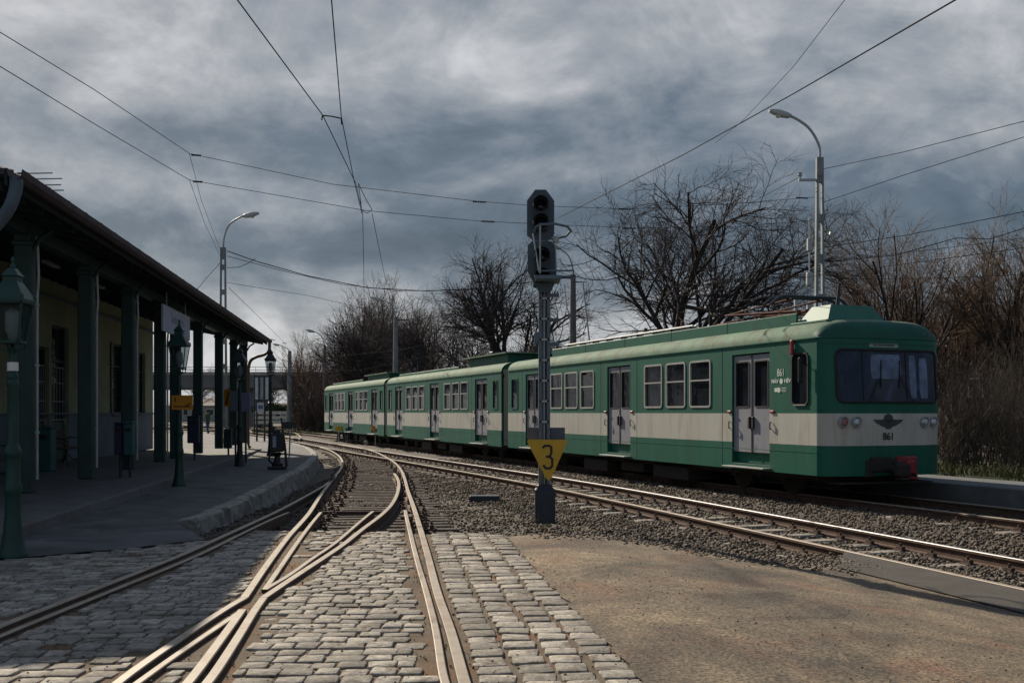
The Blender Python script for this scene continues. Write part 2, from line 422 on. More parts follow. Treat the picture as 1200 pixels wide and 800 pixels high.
# ================================================================== ground
def quad_grid(x0, x1, y0, y1, nx, ny, zf, name, mt_, kind='structure', smooth=True):
    xs = np.linspace(x0, x1, nx); ys = y0 + (y1 - y0) * np.linspace(0, 1, ny) ** 1.6
    v = [(x, y, zf(x, y)) for y in ys for x in xs]
    f = [(j * nx + i, j * nx + i + 1, (j + 1) * nx + i + 1, (j + 1) * nx + i) for j in range(ny - 1) for i in range(nx - 1)]
    me = bpy.data.meshes.new(name); me.from_pydata(v, [], f); me.materials.append(mt_)
    if smooth: me.polygons.foreach_set('use_smooth', [True] * len(me.polygons))
    o = new_obj(name, me); return tag(o, kind=kind)
g = M(); g.add([(-1500, -60, -.62), (1500, -60, -.62), (1500, 2500, -.62), (-1500, 2500, -.62)], [(0, 1, 2, 3)])
tag(g.build('ground', MT['dirt']), 'brown earth reaching to the horizon', kind='structure')

# tracks in plan -----------------------------------------------------------------
TD = Vector((-.348, .9375, 0)).normalized(); TA = Vector((TD.y, -TD.x, 0))      # train axis (away), across (to the right)
TO = Vector((5.95, 20.25, -.22))                                                # near front corner of the train side
def line_to_poly(pts): return [Vector((p.x, p.y, p.z)) for p in pts]
D_c = [TO + TA * 1.45 + TD * s for s in (-26, -16, -8, 0, 20, 40, 58, 75, 100, 150)]
Cn = [Vector(p) for p in ((9.3, -4.5, 0), (6.9, 3.6, 0), (4.98, 10.1, 0), (3.63, 14.72, 0), (.91, 23.75, 0), (-1.55, 30.5, 0), (-4.1, 37.2, 0), (-8.4, 48.6, 0), (-12.3, 59.5, 0), (-17.9, 74.5, 0), (-24.8, 92, 0), (-33, 112, 0), (-50, 150, 0))]
def setz(pts, dz=0): return [Vector((p.x, p.y, lvl(p.x, p.y) + dz)) for p in pts]
def offset(pts, d):
    out = []
    for i, p in enumerate(pts):
        a = pts[max(0, i - 1)]; b = pts[min(len(pts) - 1, i + 1)]
        t = Vector((b.x - a.x, b.y - a.y, 0)).normalized(); out.append(Vector((p.x + t.y * d, p.y - t.x * d, p.z)))
    return out
Cn_s = smooth_path(catmull(Cn, .6), 12)
D_s = catmull(D_c, .6)
HEADP = [(-.035, 0), (-.03, .006), (.03, .006), (.035, 0), (.036, -.03), (.009, -.045), (.009, -.125), (.065, -.135), (.065, -.15), (-.065, -.15), (-.065, -.135), (-.009, -.125), (-.009, -.045), (-.036, -.03)]
def rail(name, pts, parent, head=MT['rail_top'], prof=HEADP, label=None):
    m = M(); m.sweep(pts, prof)
    n = len(prof)
    o = m.build(name, [MT['rail_side'], head], parent)
    me = o.data; idx = []
    for p in me.polygons:
        zmax = max(me.vertices[i].co.z for i in p.vertices)
        idx.append(1 if p.normal.z > .5 and len(p.vertices) == 4 else 0)
    # only the top of the head is worn bright
    for i, p in enumerate(me.polygons):
        if idx[i] and n == 14:
            j = i % 14
            idx[i] = 1 if j in (0, 1, 2) else 0
    me.polygons.foreach_set('material_index', idx)
    if label: o['label'] = label
    return o
def clip(m, c, d, off, gauge=1.5):
    side = Vector((d.y, -d.x, 0)); rz = math.atan2(d.y, d.x)
    for sgn in (-gauge / 2, gauge / 2):
        for q in (-.105, .105):
            p = c + side * (sgn + q)
            m.box((p.x, p.y, off + .022), (.13, .075, .045), rz); m.lathe([(.018, 0), (.018, .06), (.01, .065)], 6, (p.x, p.y, off + .04))
def sleepers(parent, path, s0, s1, step, mat_, wid=.24, ln=2.5, gauge_c=0.0, clips=True, name='sleeper', top=-.152, zf=lvl, jit=.02):
    """one mesh per sleeper along a centre line"""
    acc = 0; k = 0; nxt = s0; base = None
    for i in range(1, len(path)):
        a, b = path[i - 1], path[i]; seg = (b - a).length
        while acc + seg >= nxt and nxt <= s1:
            t = (nxt - acc) / seg; p = a.lerp(b, t); d = Vector((b.x - a.x, b.y - a.y, 0)).normalized()
            if base is None:
                m = M(); m.mi = 0; m.box((0, 0, -.07), (ln, wid, .14), bev=.02); m.mi = 1
                if clips:
                    for sg in (-.75, .75):
                        m.box((sg, 0, .006), (.36, .17, .012))
                        for q in (-.11, .11):
                            m.box((sg + q, 0, .03), (.06, .12, .05)); m.lathe([(.018, 0), (.018, .05), (.01, .055)], 6, (sg + q, 0, .05))
                base = m.build(name, [mat_, MT['rust']], parent); o = base
            else:
                o = base.copy(); C.objects.link(o); o.parent = parent
            rz = math.atan2(d.y, d.x) - math.pi / 2
            o.location = (p.x + random.uniform(-jit, jit), p.y, zf(p.x, p.y) + top + random.uniform(-.004, .004))
            o.rotation_euler = (0, 0, rz + random.uniform(-.012, .012)); k += 1; nxt += step
        acc += seg
    return k

# ballast bed
wn = lambda x, y: .018 * math.sin(x * 2.1 + y * 1.3) + .014 * math.sin(x * 4.7 - y * 3.1)
quad_grid(-60, 40, 5, 170, 190, 260, lambda x, y: lvl(x, y) - .175 + wn(x, y), 'ballast_bed', MT['ballast'])

# middle track -------------------------------------------------------------------
tC = thing('railway_track', 'middle railway track in stone ballast passing between the signal and the train', 'railway track')
cn = setz(Cn_s); cf = setz(offset(Cn_s, 1.5))
rail('rail', cn, tC, label='rail nearer the signal, dull brown head'); rail('rail', cf, tC, MT['rail_polished'], label='far rail with bright polished head')
cc = offset(Cn_s, .75)
# find arc start at y about 8
s_acc = 0; s_start = None; s_end = None
for i in range(1, len(cc)):
    s_acc += (cc[i] - cc[i - 1]).length
    if s_start is None and cc[i].y > 8: s_start = s_acc
sleepers(tC, cc, s_start, s_start + 66, .67, MT['csleeper'])
# train track
tD = thing('railway_track', 'far railway track on which the green train stands', 'railway track')
dn = [Vector((p.x, p.y, -.22)) for p in offset(D_s, -.75)]; df = [Vector((p.x, p.y, -.22)) for p in offset(D_s, .75)]
rail('rail', dn, tD); rail('rail', df, tD)
sleepers(tD, D_s, 8, 66, .65, MT['csleeper'])

# curving street tracks -----------------------------------------------------------
def pxpath(pp, step=.15, k=4, z=None): return setz(smooth_path(catmull([G(x, y) for x, y in pp], step), k))
A_left = pxpath([(286, 702), (312, 664), (335, 633), (362, 602), (378, 577), (391, 560), (398.7, 550), (401.5, 542), (397, 534), (386.5, 527.5), (375, 524)])
A_right = pxpath([(553, 830), (544, 800), (528, 740), (512.5, 695), (501, 650), (491, 615), (483.6, 591), (478, 575), (474, 560), (469.6, 550), (461.8, 541.5), (449.5, 534), (439, 529.2), (425, 525.2), (407.5, 522), (386, 519.3)])
A_wing = pxpath([(86, 846), (140, 800), (200, 757), (262, 716), (286, 702)], k=1)
B_right = pxpath([(309, 702), (352, 673), (400, 641), (425, 621), (446, 605), (458, 593), (464.4, 582), (467.5, 570), (466, 561), (462, 555)])
B_wing = pxpath([(212, 834), (245, 800), (278, 750), (297, 719), (309, 702)], k=1)
V_low_r = pxpath([(190, 834), (222, 800), (258, 752), (284, 716)], k=1)
V_low_l = pxpath([(90, 851), (160, 802), (210, 766), (284, 716)], k=1)
V_up_l = pxpath([(310, 692), (330, 663), (350, 634), (376, 600.5)], k=1)
V_up_r = pxpath([(310, 692), (340, 674), (365, 656), (400, 631), (437, 599.5)], k=1)
B_left = pxpath([(-90, 774), (0, 735), (120, 688), (240, 639), (320, 602), (364, 578.5), (387, 564), (393.5, 558)])
B_guard = pxpath([(-90, 786), (0, 746), (120, 697), (240, 647), (320, 608), (338, 600.5)], k=2)
A_guard = pxpath([(533, 830), (520, 795), (511, 740), (500.5, 697), (489, 657), (481, 625), (477, 608), (475, 598)], k=2)
STRIP = [(-.034, 0), (-.028, .007), (.028, .007), (.034, 0), (.034, -.14), (-.034, -.14)]
GSTRIP = [(-.026, 0), (-.02, .005), (.02, .005), (.026, 0), (.026, -.14), (-.026, -.14)]
tA = thing('railway_track', 'curving street track with rusty grooved rails set among the cobbles, running under the camera', 'railway track')
tB = thing('railway_track', 'street track branching off to the lower left towards the station platform', 'railway track')
def up(pts, d): return [p + Vector((0, 0, d)) for p in pts]
for nm, pts, pr, par, dz in (('rail', A_left, HEADP, tA, .01), ('rail', A_right, HEADP, tA, .012), ('rail', B_left, HEADP, tB, .01), ('rail', B_right, HEADP, tB, .014),
                             ('guard_rail', A_guard, GSTRIP, tA, .006), ('guard_rail', B_guard, GSTRIP, tB, .006),
                             ('wing_rail', A_wing, STRIP, tA, .008), ('wing_rail', B_wing, STRIP, tB, .011),
                             ('crossing_nose', V_low_r, STRIP, tA, .010), ('crossing_nose', V_low_l, GSTRIP, tB, .007),
                             ('crossing_nose', V_up_l, GSTRIP, tA, .006), ('crossing_nose', V_up_r, GSTRIP, tB, .009)):
    rail(nm, up(pts, dz), par, prof=pr)
m = M(); q = G(479, 603); m.box((q.x - .02, q.y, q.z - .03), (.17, .42, .05), bev=.015); m.build('joint_casting', MT['rust'], tA)
A_c = smooth_path([(A_right[min(len(A_right) - 1, int(i / 60 * (len(A_right) - 1)))]) for i in range(61)], 2)
A_c = offset(catmull(A_c, .3), -.75)
sA = 0; st = None
for i in range(1, len(A_c)):
    sA += (A_c[i] - A_c[i - 1]).length
    if st is None and A_c[i].y > 13.4: st = sA
sleepers(tA, A_c, st, sA - 9, .52, MT['wood'], wid=.24, ln=2.5, jit=.10, top=-.134)
# cross ties (switch rods) of the blade
m = M(); a = G(376, 594); b = G(452, 594); m.tube([a + Vector((0, 0, -.09)), b + Vector((0, 0, -.09))], .03, 8)
m.build('stretcher_bar', MT['rust'], tA)
# far station throat: diverging track at the left
tE = thing('railway_track', 'distant railway track curving off beyond the end of the platform', 'railway track')
e1 = pxpath([(200, 497), (260, 500), (318, 504), (340, 506), (349, 508.5), (353, 513)], step=.8)
e2 = pxpath([(150, 500), (240, 503.5), (300, 507), (325, 510), (352, 514.5)], step=.8)
rail('rail', e1, tE); rail('rail', e2, tE)
tF = thing('railway_track', 'farthest siding running along the foot of the thicket', 'railway track')
f1 = [Vector((-9 - .40 * (y - 74), y, -.22)) for y in np.linspace(74, 150, 40)]
rail('rail', f1, tF); rail('rail', [p + Vector((1.6, 0, 0)) for p in f1], tF)

# paving --------------------------------------------------------------------------
cob_px = [(-420, 870), (860, 870), (800, 820), (775, 796), (735, 745), (700, 700), (668, 672), (630, 655), (592, 626), (545, 624), (500, 624), (440, 622), (380, 621), (326, 620), (300, 619), (262, 627), (240, 631), (150, 642), (29, 652), (-200, 664), (-420, 672)]
cob = [G(x, y) for x, y in cob_px]
sheet('cobblestone_bedding', cob, MT['grit'], dz=-.019, jag=.03, label='brown gritty joints between the cobblestones')
# setts: one mesh, each stone its own bevelled block
def rail_near(x, y, pts_np, d):
    return np.min((pts_np[:, 0] - x) ** 2 + (pts_np[:, 1] - y) ** 2) < d * d
rp = np.array([(p.x, p.y) for L_ in (A_left, A_right, A_wing, B_right, B_wing, V_low_r, V_low_l, V_up_l, V_up_r, B_left, B_guard, A_guard) for p in L_])
def side_of_Aright(x, y):
    i = np.argmin(np.abs(np.array([p.y for p in A_right]) - y)); return x - A_right[i].x
sv = []; sf = []
def sett(cx, cy, w_, d_, ang, z0):
    hx, hy = w_ / 2, d_ / 2; b = len(sv)
    ca, sa = math.cos(ang), math.sin(ang)
    jj = [(random.uniform(-.055, .055) * w_, random.uniform(-.05, .05) * d_) for _ in range(8)]
    ring = [(-1, -.8), (-.86, -1), (.86, -1), (1, -.8), (1, .8), (.86, 1), (-.86, 1), (-1, .8)]
    tx, ty = random.uniform(-.03, .03), random.uniform(-.03, .03)
    for lev, (k, dz) in enumerate(((1.0, -.10), (1.0, -.010), (.98, -.003), (.93, .0))):
        for i, (rx, ry) in enumerate(ring):
            x = rx * hx * k + jj[i][0]; y = ry * hy * k + jj[i][1]
            X = cx + x * ca - y * sa; Y = cy + x * sa + y * ca
            sv.append((X, Y, z0 + dz + x * tx + y * ty))
    sv.append((cx, cy, z0 + random.uniform(-.002, .003)))
    for lev in range(3):
        for i in range(8):
            j = (i + 1) % 8; sf.append((b + lev * 8 + i, b + lev * 8 + j, b + (lev + 1) * 8 + j, b + (lev + 1) * 8 + i))
    for i in range(8): sf.append((b + 24 + i, b + 24 + (i + 1) % 8, b + 32))
cobp = [(p.x, p.y) for p in cob]
y = 5.15; row = 0
while y < 13.2:
    rd = random.uniform(.135, .175)
    x = -6.8 + random.uniform(0, .25)
    while x < 1.6:
        w_ = random.uniform(.135, .21) if random.random() < .8 else random.uniform(.21, .26)
        cx = x + w_ / 2; cy = y + rd / 2 + random.uniform(-.012, .012) + .03 * math.sin(cx * 1.1 + row * .2)
        sd = side_of_Aright(cx, cy)
        if sd < -.20 and in_poly(cx, cy, cobp) and in_poly(cx - w_ * .4, cy, cobp):
            ok = True
            for q in (-.45, 0, .45):
                if rail_near(cx + q * w_, cy, rp, .062 + (.04 if abs(q) < .1 else 0)): ok = False
            if not ok and random.random() < .9:
                # try a half stone
                for q in (-.28, .28):
                    c2 = cx + q * w_
                    if all(not rail_near(c2 + u * w_ * .2, cy, rp, .085) for u in (-1, 0, 1)):
                        sett(c2, cy, w_ * .40, rd - .03, random.uniform(-.05, .05), lvl(c2, cy) - .004)
            elif ok and random.random() > .012:
                gap = random.uniform(.008, .022)
                sett(cx, cy, w_ - gap, rd - gap, random.uniform(-.03, .03), lvl(cx, cy) - .004 + random.uniform(-.008, .004) - (.01 if random.random() < .06 else 0))
        x += w_
    y += rd; row += 1
# stack-bonded strips following the curved rail on its right
ar_s = [p for p in A_right]
for ci in range(4):
    off0 = .10 + ci * .232
    pth = offset(ar_s, off0 + .1); acc = 0; last = None
    step_ = .205; nxt = 0.0
    for i in range(1, len(pth)):
        seg = (pth[i] - pth[i - 1]).length
        while acc + seg >= nxt:
            p = pth[i - 1].lerp(pth[i], (nxt - acc) / max(seg, 1e-6)); d = (pth[i] - pth[i - 1])
            if p.y < 12.95:
                wo = .205
                sett(p.x + random.uniform(-.012, .012), p.y, wo * random.uniform(.93, 1.03), step_ - random.uniform(.018, .035), .3 * (math.atan2(d.y, d.x) - math.pi / 2) + random.uniform(-.04, .04), lvl(p.x, p.y) - .004 + random.uniform(-.008, .005))
            nxt += step_ * random.uniform(.95, 1.06)
        acc += seg
me = bpy.data.meshes.new('cobblestones'); me.from_pydata(sv, [], sf); me.materials.append(MT['sett'])
me.polygons.foreach_set('use_smooth', [True] * len(me.polygons)); me.set_sharp_from_angle(angle=R(50))
tag(new_obj('cobblestones', me), 'worn granite cobblestones laid in rows around the rails', kind='structure')
print('setts', len(sv) // 33)

# gravel yard at the right
yard_px = [(640, 624), (700, 627), (760, 634), (830, 646), (900, 657), (960, 660), (1010, 662)]
yard = [G(x, y) for x, y in yard_px] + [p for p in reversed(offset(Cn_s, -.5)) if -6 < p.y < 12.4] + [Vector((9, -6, 0)), Vector((.6, -6, 0))] + [p for p in offset(A_right, 1.0) if p.y < 12.7]
m_, nt_, b_ = nt_mat('gritty_yard')
v_ = coords(nt_, world=True)
c1 = ramp(nt_, noise(nt_, v_, .75, 9, .68, .6), [(.36, (.07, .06, .048, 1)), (.45, (.125, .102, .076, 1)), (.54, (.18, .143, .10, 1)), (.64, (.27, .215, .145, 1))])
c2 = ramp(nt_, noise(nt_, v_, 42, 3, .7), [(.35, (.30, .29, .28, 1)), (.5, (1, 1, 1, 1)), (.66, (1.8, 1.72, 1.6, 1))])
c3 = ramp(nt_, noise(nt_, v_, 1.3, 4, .6, .5), [(.50, (1, 1, 1, 1)), (.66, (1.04, .82, .80, 1))])
L(nt_, mix(nt_, 1.0, mix(nt_, 1.0, c1, c2, 'MULTIPLY'), c3, 'MULTIPLY'), b_.inputs['Base Color']); b_.inputs['Roughness'].default_value = .95
bn = nt_.nodes.new('ShaderNodeBump'); bn.inputs['Strength'].default_value = .9; bn.inputs['Distance'].default_value = .02
L(nt_, noise(nt_, v_, 55, 6, .7), bn.inputs['Height']); L(nt_, bn.outputs['Normal'], b_.inputs['Normal'])
MT['yard'] = m_
sheet('gravel_yard', yard, MT['yard'], dz=-.008, jag=.03, label='flat brown gritty yard beside the cobbles', zfun=lambda x, y: lvl(x, y) + .003 * math.sin(x * 1.7 + y))
# asphalt ramp against the near rail
off_in = offset(Cn_s, -.06); off_out = offset(Cn_s, -.95)
sA_ = [p for p in off_in if -3 < p.y < 12.9]; sB_ = [p for p in off_out if -3 < p.y < 11.6]
strip = sA_ + list(reversed(sB_))
sheet('asphalt_strip', strip, MT['asphalt_dark'], dz=.004, label='dark asphalt strip along the near rail of the middle track')

# forecourt, kerb and platform ------------------------------------------------------
kerb_px = [(217, 611), (232, 606), (252, 598), (275, 588), (300, 576), (320, 566), (336, 557), (352, 549), (362, 541), (368, 533.5), (364, 527), (352, 522), (330, 517), (290, 511), (240, 507)]
kerb_c = smooth_path(catmull([G(x, y, 0.0) for x, y in kerb_px], .25), 2)
fore = [G(-420, 672, 0), G(-200, 664, 0), G(29, 652, 0), G(150, 642, 0), G(240, 631, 0), G(217, 618, 0)] + [p + Vector((-.08, 0, 0)) for p in kerb_c[::2]] + [Vector((-60, 62, 0)), Vector((-60, 9, 0))]
MT['paving'] = MT['asphalt']
sheet('forecourt_pavement', fore, MT['asphalt'], dz=-.006, zfun=lambda x, y: .012 * math.sin(x * .9) * math.sin(y * .6), jag=.02, step=.6, label='smooth dark asphalt forecourt in front of the platform')
def kerb_mesh(path, wid, top, bot, mat_, name, jag=.02, seglen=1.0):
    random.seed(4)
    m = M(); n = len(path); prof = [(-wid / 2, top), (-wid * .3, top + .015), (wid * .3, top + .012), (wid / 2, top - .02), (wid / 2 + .03, (top + bot) / 2), (wid / 2 + .07, bot), (-wid / 2, bot)]
    vs = []; fs = []; k = len(prof)
    for i, p in enumerate(path):
        a = path[max(0, i - 1)]; b = path[min(n - 1, i + 1)]; d = Vector((b.x - a.x, b.y - a.y, 0)).normalized(); s = Vector((d.y, -d.x, 0))
        for (o, z) in prof:
            vs.append(p + s * (o + random.uniform(-jag, jag)) + Vector((0, 0, z + random.uniform(-jag, jag) * .5)))
    for i in range(n - 1):
        for j in range(k):
            fs.append((i * k + j, i * k + (j + 1) % k, (i + 1) * k + (j + 1) % k, (i + 1) * k + j))
    fs.append(tuple(range(k - 1, -1, -1))); fs.append(tuple((n - 1) * k + j for j in range(k)))
    m.add(vs, fs); return m.build(name, mat_)
tag(kerb_mesh(kerb_c, .24, .012, -.42, MT['kerb'], 'kerb', jag=.024), 'broken pale concrete kerb edging the forecourt', kind='structure')
AX = Vector((-.1289, .9917, 0)); NR = Vector((.9917, .1289, 0))        # building axis, towards the tracks
def B3(n, t, z): return NR * n + AX * t + Vector((0, 0, z))
m = M(); zt = .15
pts = [B3(-4.25, t, 0) for t in np.arange(4, 33, .5)]
vs = []; fs = []
prof = [(-14, zt), (-.32, zt), (-.05, zt - .005), (0, zt - .03), (.015, -.03)]
for p in pts:
    for (o, z) in prof: vs.append(p + NR * (o + (random.uniform(-.012, .012) if o > -1 else 0)) + Vector((0, 0, z)))
k = len(prof)
for i in range(len(pts) - 1):
    for j in range(k - 1): fs.append((i * k + j, i * k + j + 1, (i + 1) * k + j + 1, (i + 1) * k + j))
m.add(vs, fs)
i = len(pts) - 1; m.add([B3(-4.25, 32.5, zt - .03), B3(-4.6, 42.5, zt - .1), B3(-18.25, 42.5, zt - .1), B3(-18.25, 32.5, zt)], [(0, 1, 2, 3)])
m.add([B3(-4.25, 32.5, zt - .03), B3(-4.6, 42.5, zt - .1), B3(-4.6, 42.5, -.05), B3(-4.25, 32.5, -.05)], [(0, 1, 2, 3)])
tag(m.build('platform_slab', MT['slab']), 'low concrete station platform under the canopy', kind='structure')
# far platform behind the train
e0 = 3.12
m = M(); pa = [TO + TA * e0 + TD * s for s in np.arange(-24, 60, .5)]
prof = [(-.02, -.25), (0, .26), (.05, .285), (.35, .285), (1.6, .29), (1.9, .2)]
m.sweep([p for p in pa], prof, closed=False)
tag(m.build('platform_edge', MT['edge']), 'low grey concrete platform behind the train', kind='structure')

# loose ballast stones ---------------------------------------------------------------
def stones(n, region, size, mat_, name, label, zf, seed=1):
    r = np.random.default_rng(seed)
    base = np.array([(-1, -1, -1), (1, -1, -1), (1, 1, -1), (-1, 1, -1), (-1, -1, 1), (1, -1, 1), (1, 1, 1), (-1, 1, 1)], float)
    fq = np.array([(0, 3, 2, 1), (4, 5, 6, 7), (0, 1, 5, 4), (1, 2, 6, 5), (2, 3, 7, 6), (3, 0, 4, 7)])
    P_ = []
    while len(P_) < n:
        q = region(r)
        if q is not None: P_.append(q)
    P_ = np.array(P_)
    s = r.uniform(size[0], size[1], (n, 1, 1)) * r.uniform(.55, 1.1, (n, 1, 3)); s[..., 2] *= .8
    jit = r.uniform(.45, 1.05, (n, 8, 3))
    v = base[None] * jit * s
    a = r.uniform(0, 6.28, n); b = r.uniform(-.7, .7, n)
    ca, sa, cb_, sb = np.cos(a), np.sin(a), np.cos(b), np.sin(b)
    y2 = v[..., 1] * cb_[:, None] - v[..., 2] * sb[:, None]; z2 = v[..., 1] * sb[:, None] + v[..., 2] * cb_[:, None]
    x3 = v[..., 0] * ca[:, None] - y2 * sa[:, None]; y3 = v[..., 0] * sa[:, None] + y2 * ca[:, None]
    z0 = np.array([zf(x, y) for x, y in P_])
    V = np.stack([x3 + P_[:, 0:1], y3 + P_[:, 1:2], z2 + z0[:, None]], -1).reshape(-1, 3)
    Fq = (fq[None] + (np.arange(n) * 8)[:, None, None]).reshape(-1, 4)
    me = bpy.data.meshes.new(name); me.vertices.add(len(V)); me.vertices.foreach_set('co', V.ravel())
    me.loops.add(Fq.size); me.loops.foreach_set('vertex_index', Fq.ravel().astype(np.int32))
    me.polygons.add(len(Fq)); me.polygons.foreach_set('loop_start', np.arange(len(Fq), dtype=np.int32) * 4); me.polygons.foreach_set('loop_total', np.full(len(Fq), 4, dtype=np.int32))
    me.update(calc_edges=True); me.materials.append(mat_)
    return tag(new_obj(name, me), label, kind='stuff')
Cy = np.array([p.y for p in Cn_s]); Cx = np.array([p.x for p in Cn_s])
Ay = np.array([p.y for p in A_right]); Axx = np.array([p.x for p in A_right])
yardp = [(p.x, p.y) for p in yard]; forep = [(p.x, p.y) for p in fore]
def reg_main(r):
    u = r.random(); y = 9 + 33 * u ** 1.7
    cx = np.interp(y, Cy, Cx); x = cx + r.uniform(-2.4 if y > 14 else -1.3, 6.2)
    if in_poly(x, y, yardp) and r.random() < .93: return None
    if x < cx and y < 12.6: return None
    return (x, y)
stones(38000, reg_main, (.015, .036), MT['stone'], 'track_ballast', 'brown crushed stone ballast around the middle and far tracks', lambda x, y: lvl(x, y) - .158 + wn(x, y), 3)
def reg_mid(r):
    y = 13.2 + 22 * r.random() ** 1.4
    cx = np.interp(y, Cy, Cx); ax = np.interp(y, Ay, Axx)
    x = r.uniform(-5.2, cx)
    if in_poly(x, y, forep) or in_poly(x, y, yardp) or in_poly(x, y, cobp): return None
    return (x, y)
stones(19000, reg_mid, (.012, .029), MT['stone'], 'dirty_ballast', 'darker dirty ballast between the curving tracks and the signal', lambda x, y: lvl(x, y) - .165 + wn(x, y), 5)
def reg_edge(r):
    k = int(r.integers(0, 7)); a = yard[k]; b = yard[k + 1]; t = r.random()
    return (a.x + (b.x - a.x) * t + r.normal(0, .16), a.y + (b.y - a.y) * t + r.normal(0, .3))
stones(1500, reg_edge, (.012, .03), MT['stone'], 'scattered_grit', 'loose stones strewn along the edge of the gritty yard', lambda x, y: lvl(x, y) - .01, 9)

def reg_yard(r):
    x, y = r.uniform(.8, 6.5), 5 + 7.5 * r.random()
    return (x, y) if in_poly(x, y, yardp) else None
stones(700, reg_yard, (.003, .008), MT['yard'], 'yard_grit', 'tiny loose stones lying on the gritty yard', lambda x, y: lvl(x, y) - .006, 12)
def reg_joint(r):
    x, y = r.uniform(-4, 1.6), 5.2 + 7.6 * r.random()
    return (x, y) if in_poly(x, y, cobp) else None
stones(2600, reg_joint, (.004, .010), MT['grit'], 'joint_gravel', 'fine grit caught between the cobblestones', lambda x, y: lvl(x, y) - .010, 13)
def tufts(name, label, spots, h, mt_, seed):
    r = np.random.default_rng(seed); V = []; Fc = []
    for (sx_, sy_, rad, n) in spots:
        for i in range(n):
            x, y = sx_ + r.normal(0, rad), sy_ + r.normal(0, rad); z = lvl(x, y) - .03; hh = h * r.uniform(.4, 1.2); a = r.uniform(0, 6.28); w_ = .003; b = len(V)
            V += [(x - math.cos(a) * w_, y - math.sin(a) * w_, z), (x + math.cos(a) * w_, y + math.sin(a) * w_, z), (x + r.normal(0, .5 * hh), y + r.normal(0, .5 * hh), z + hh)]; Fc.append((b, b + 1, b + 2))
    me = bpy.data.meshes.new(name); me.from_pydata(V, [], Fc); me.materials.append(mt_); return tag(new_obj(name, me), label, kind='stuff')
rt = random.Random(8); sp_ = []
for i in range(26):
    p = random.Random(i).choice([q for q in A_right + B_left + A_left if q.y < 16]); sp_.append((p.x + rt.uniform(-.12, .15), p.y, .035, 24))
for i in range(30):
    y_ = rt.uniform(12.6, 24); sp_.append((float(np.interp(y_, Ay, Axx)) + rt.uniform(.3, 2.2), y_, .06, 30))
tufts('weeds', 'small dry weeds growing beside the rails', sp_, .07, MT['grass'], 4)

# ================================================================== the train
CL, GAP, WD = 17.5, .7, 2.9
ZB, Z1, Z2, ZG = .48, 1.07, 1.70, 3.19
NO = .38
def nose(v, z):
    t = abs(2 * v / WD - 1); D = NO if z < 1.9 else NO - (z - 1.9) / (ZG - 1.9) * .10
    return -D * max(0.0, 1 - t ** 5) ** .6
def roof_h(v):
    t = abs(2 * v / WD - 1)
    return ZG + .34 * (max(0, 1 - t ** 6)) ** .5 + .05 * (1 - t * t)
WIN = []
for base in (3.92, 10.30):
    for k in range(3): WIN.append((base + k * 1.16, base + k * 1.16 + .94, 1.84, 2.93))
DOORS = [(1.58, 3.02), (8.0, 9.42), (14.35, 15.78)]
def rrect(w, h, r, n=5):
    p = []
    for cx, cy, a0 in ((w / 2 - r, h / 2 - r, 0), (-w / 2 + r, h / 2 - r, 90), (-w / 2 + r, -h / 2 + r, 180), (w / 2 - r, -h / 2 + r, 270)):
        for i in range(n + 1):
            a = R(a0 + 90 * i / n); p.append((cx + r * math.cos(a), cy + r * math.sin(a)))
    return p
def ring_mesh(m, w, h, r, t, th, o, ux, uy, n=5):
    """picture-frame ring: outer size w x h, bar width t, thickness th, standing proud along the normal"""
    a = rrect(w, h, r, n); b = rrect(w - 2 * t, h - 2 * t, max(.005, r - t), n); k = len(a)
    o = Vector(o); ux = Vector(ux); uy = Vector(uy); nn = ux.cross(uy).normalized()
    pt = lambda q, d: o + ux * q[0] + uy * q[1] + nn * d
    vs = [pt(q, th) for q in a] + [pt(q, th) for q in b] + [pt(q, -.03) for q in a] + [pt(q, -.03) for q in b]
    fs = []
    for i in range(k):
        j = (i + 1) % k
        fs += [(i, j, k + j, k + i), (i, 2 * k + i, 2 * k + j, j), (k + i, k + j, 3 * k + j, 3 * k + i)]
    m.add(vs, fs)
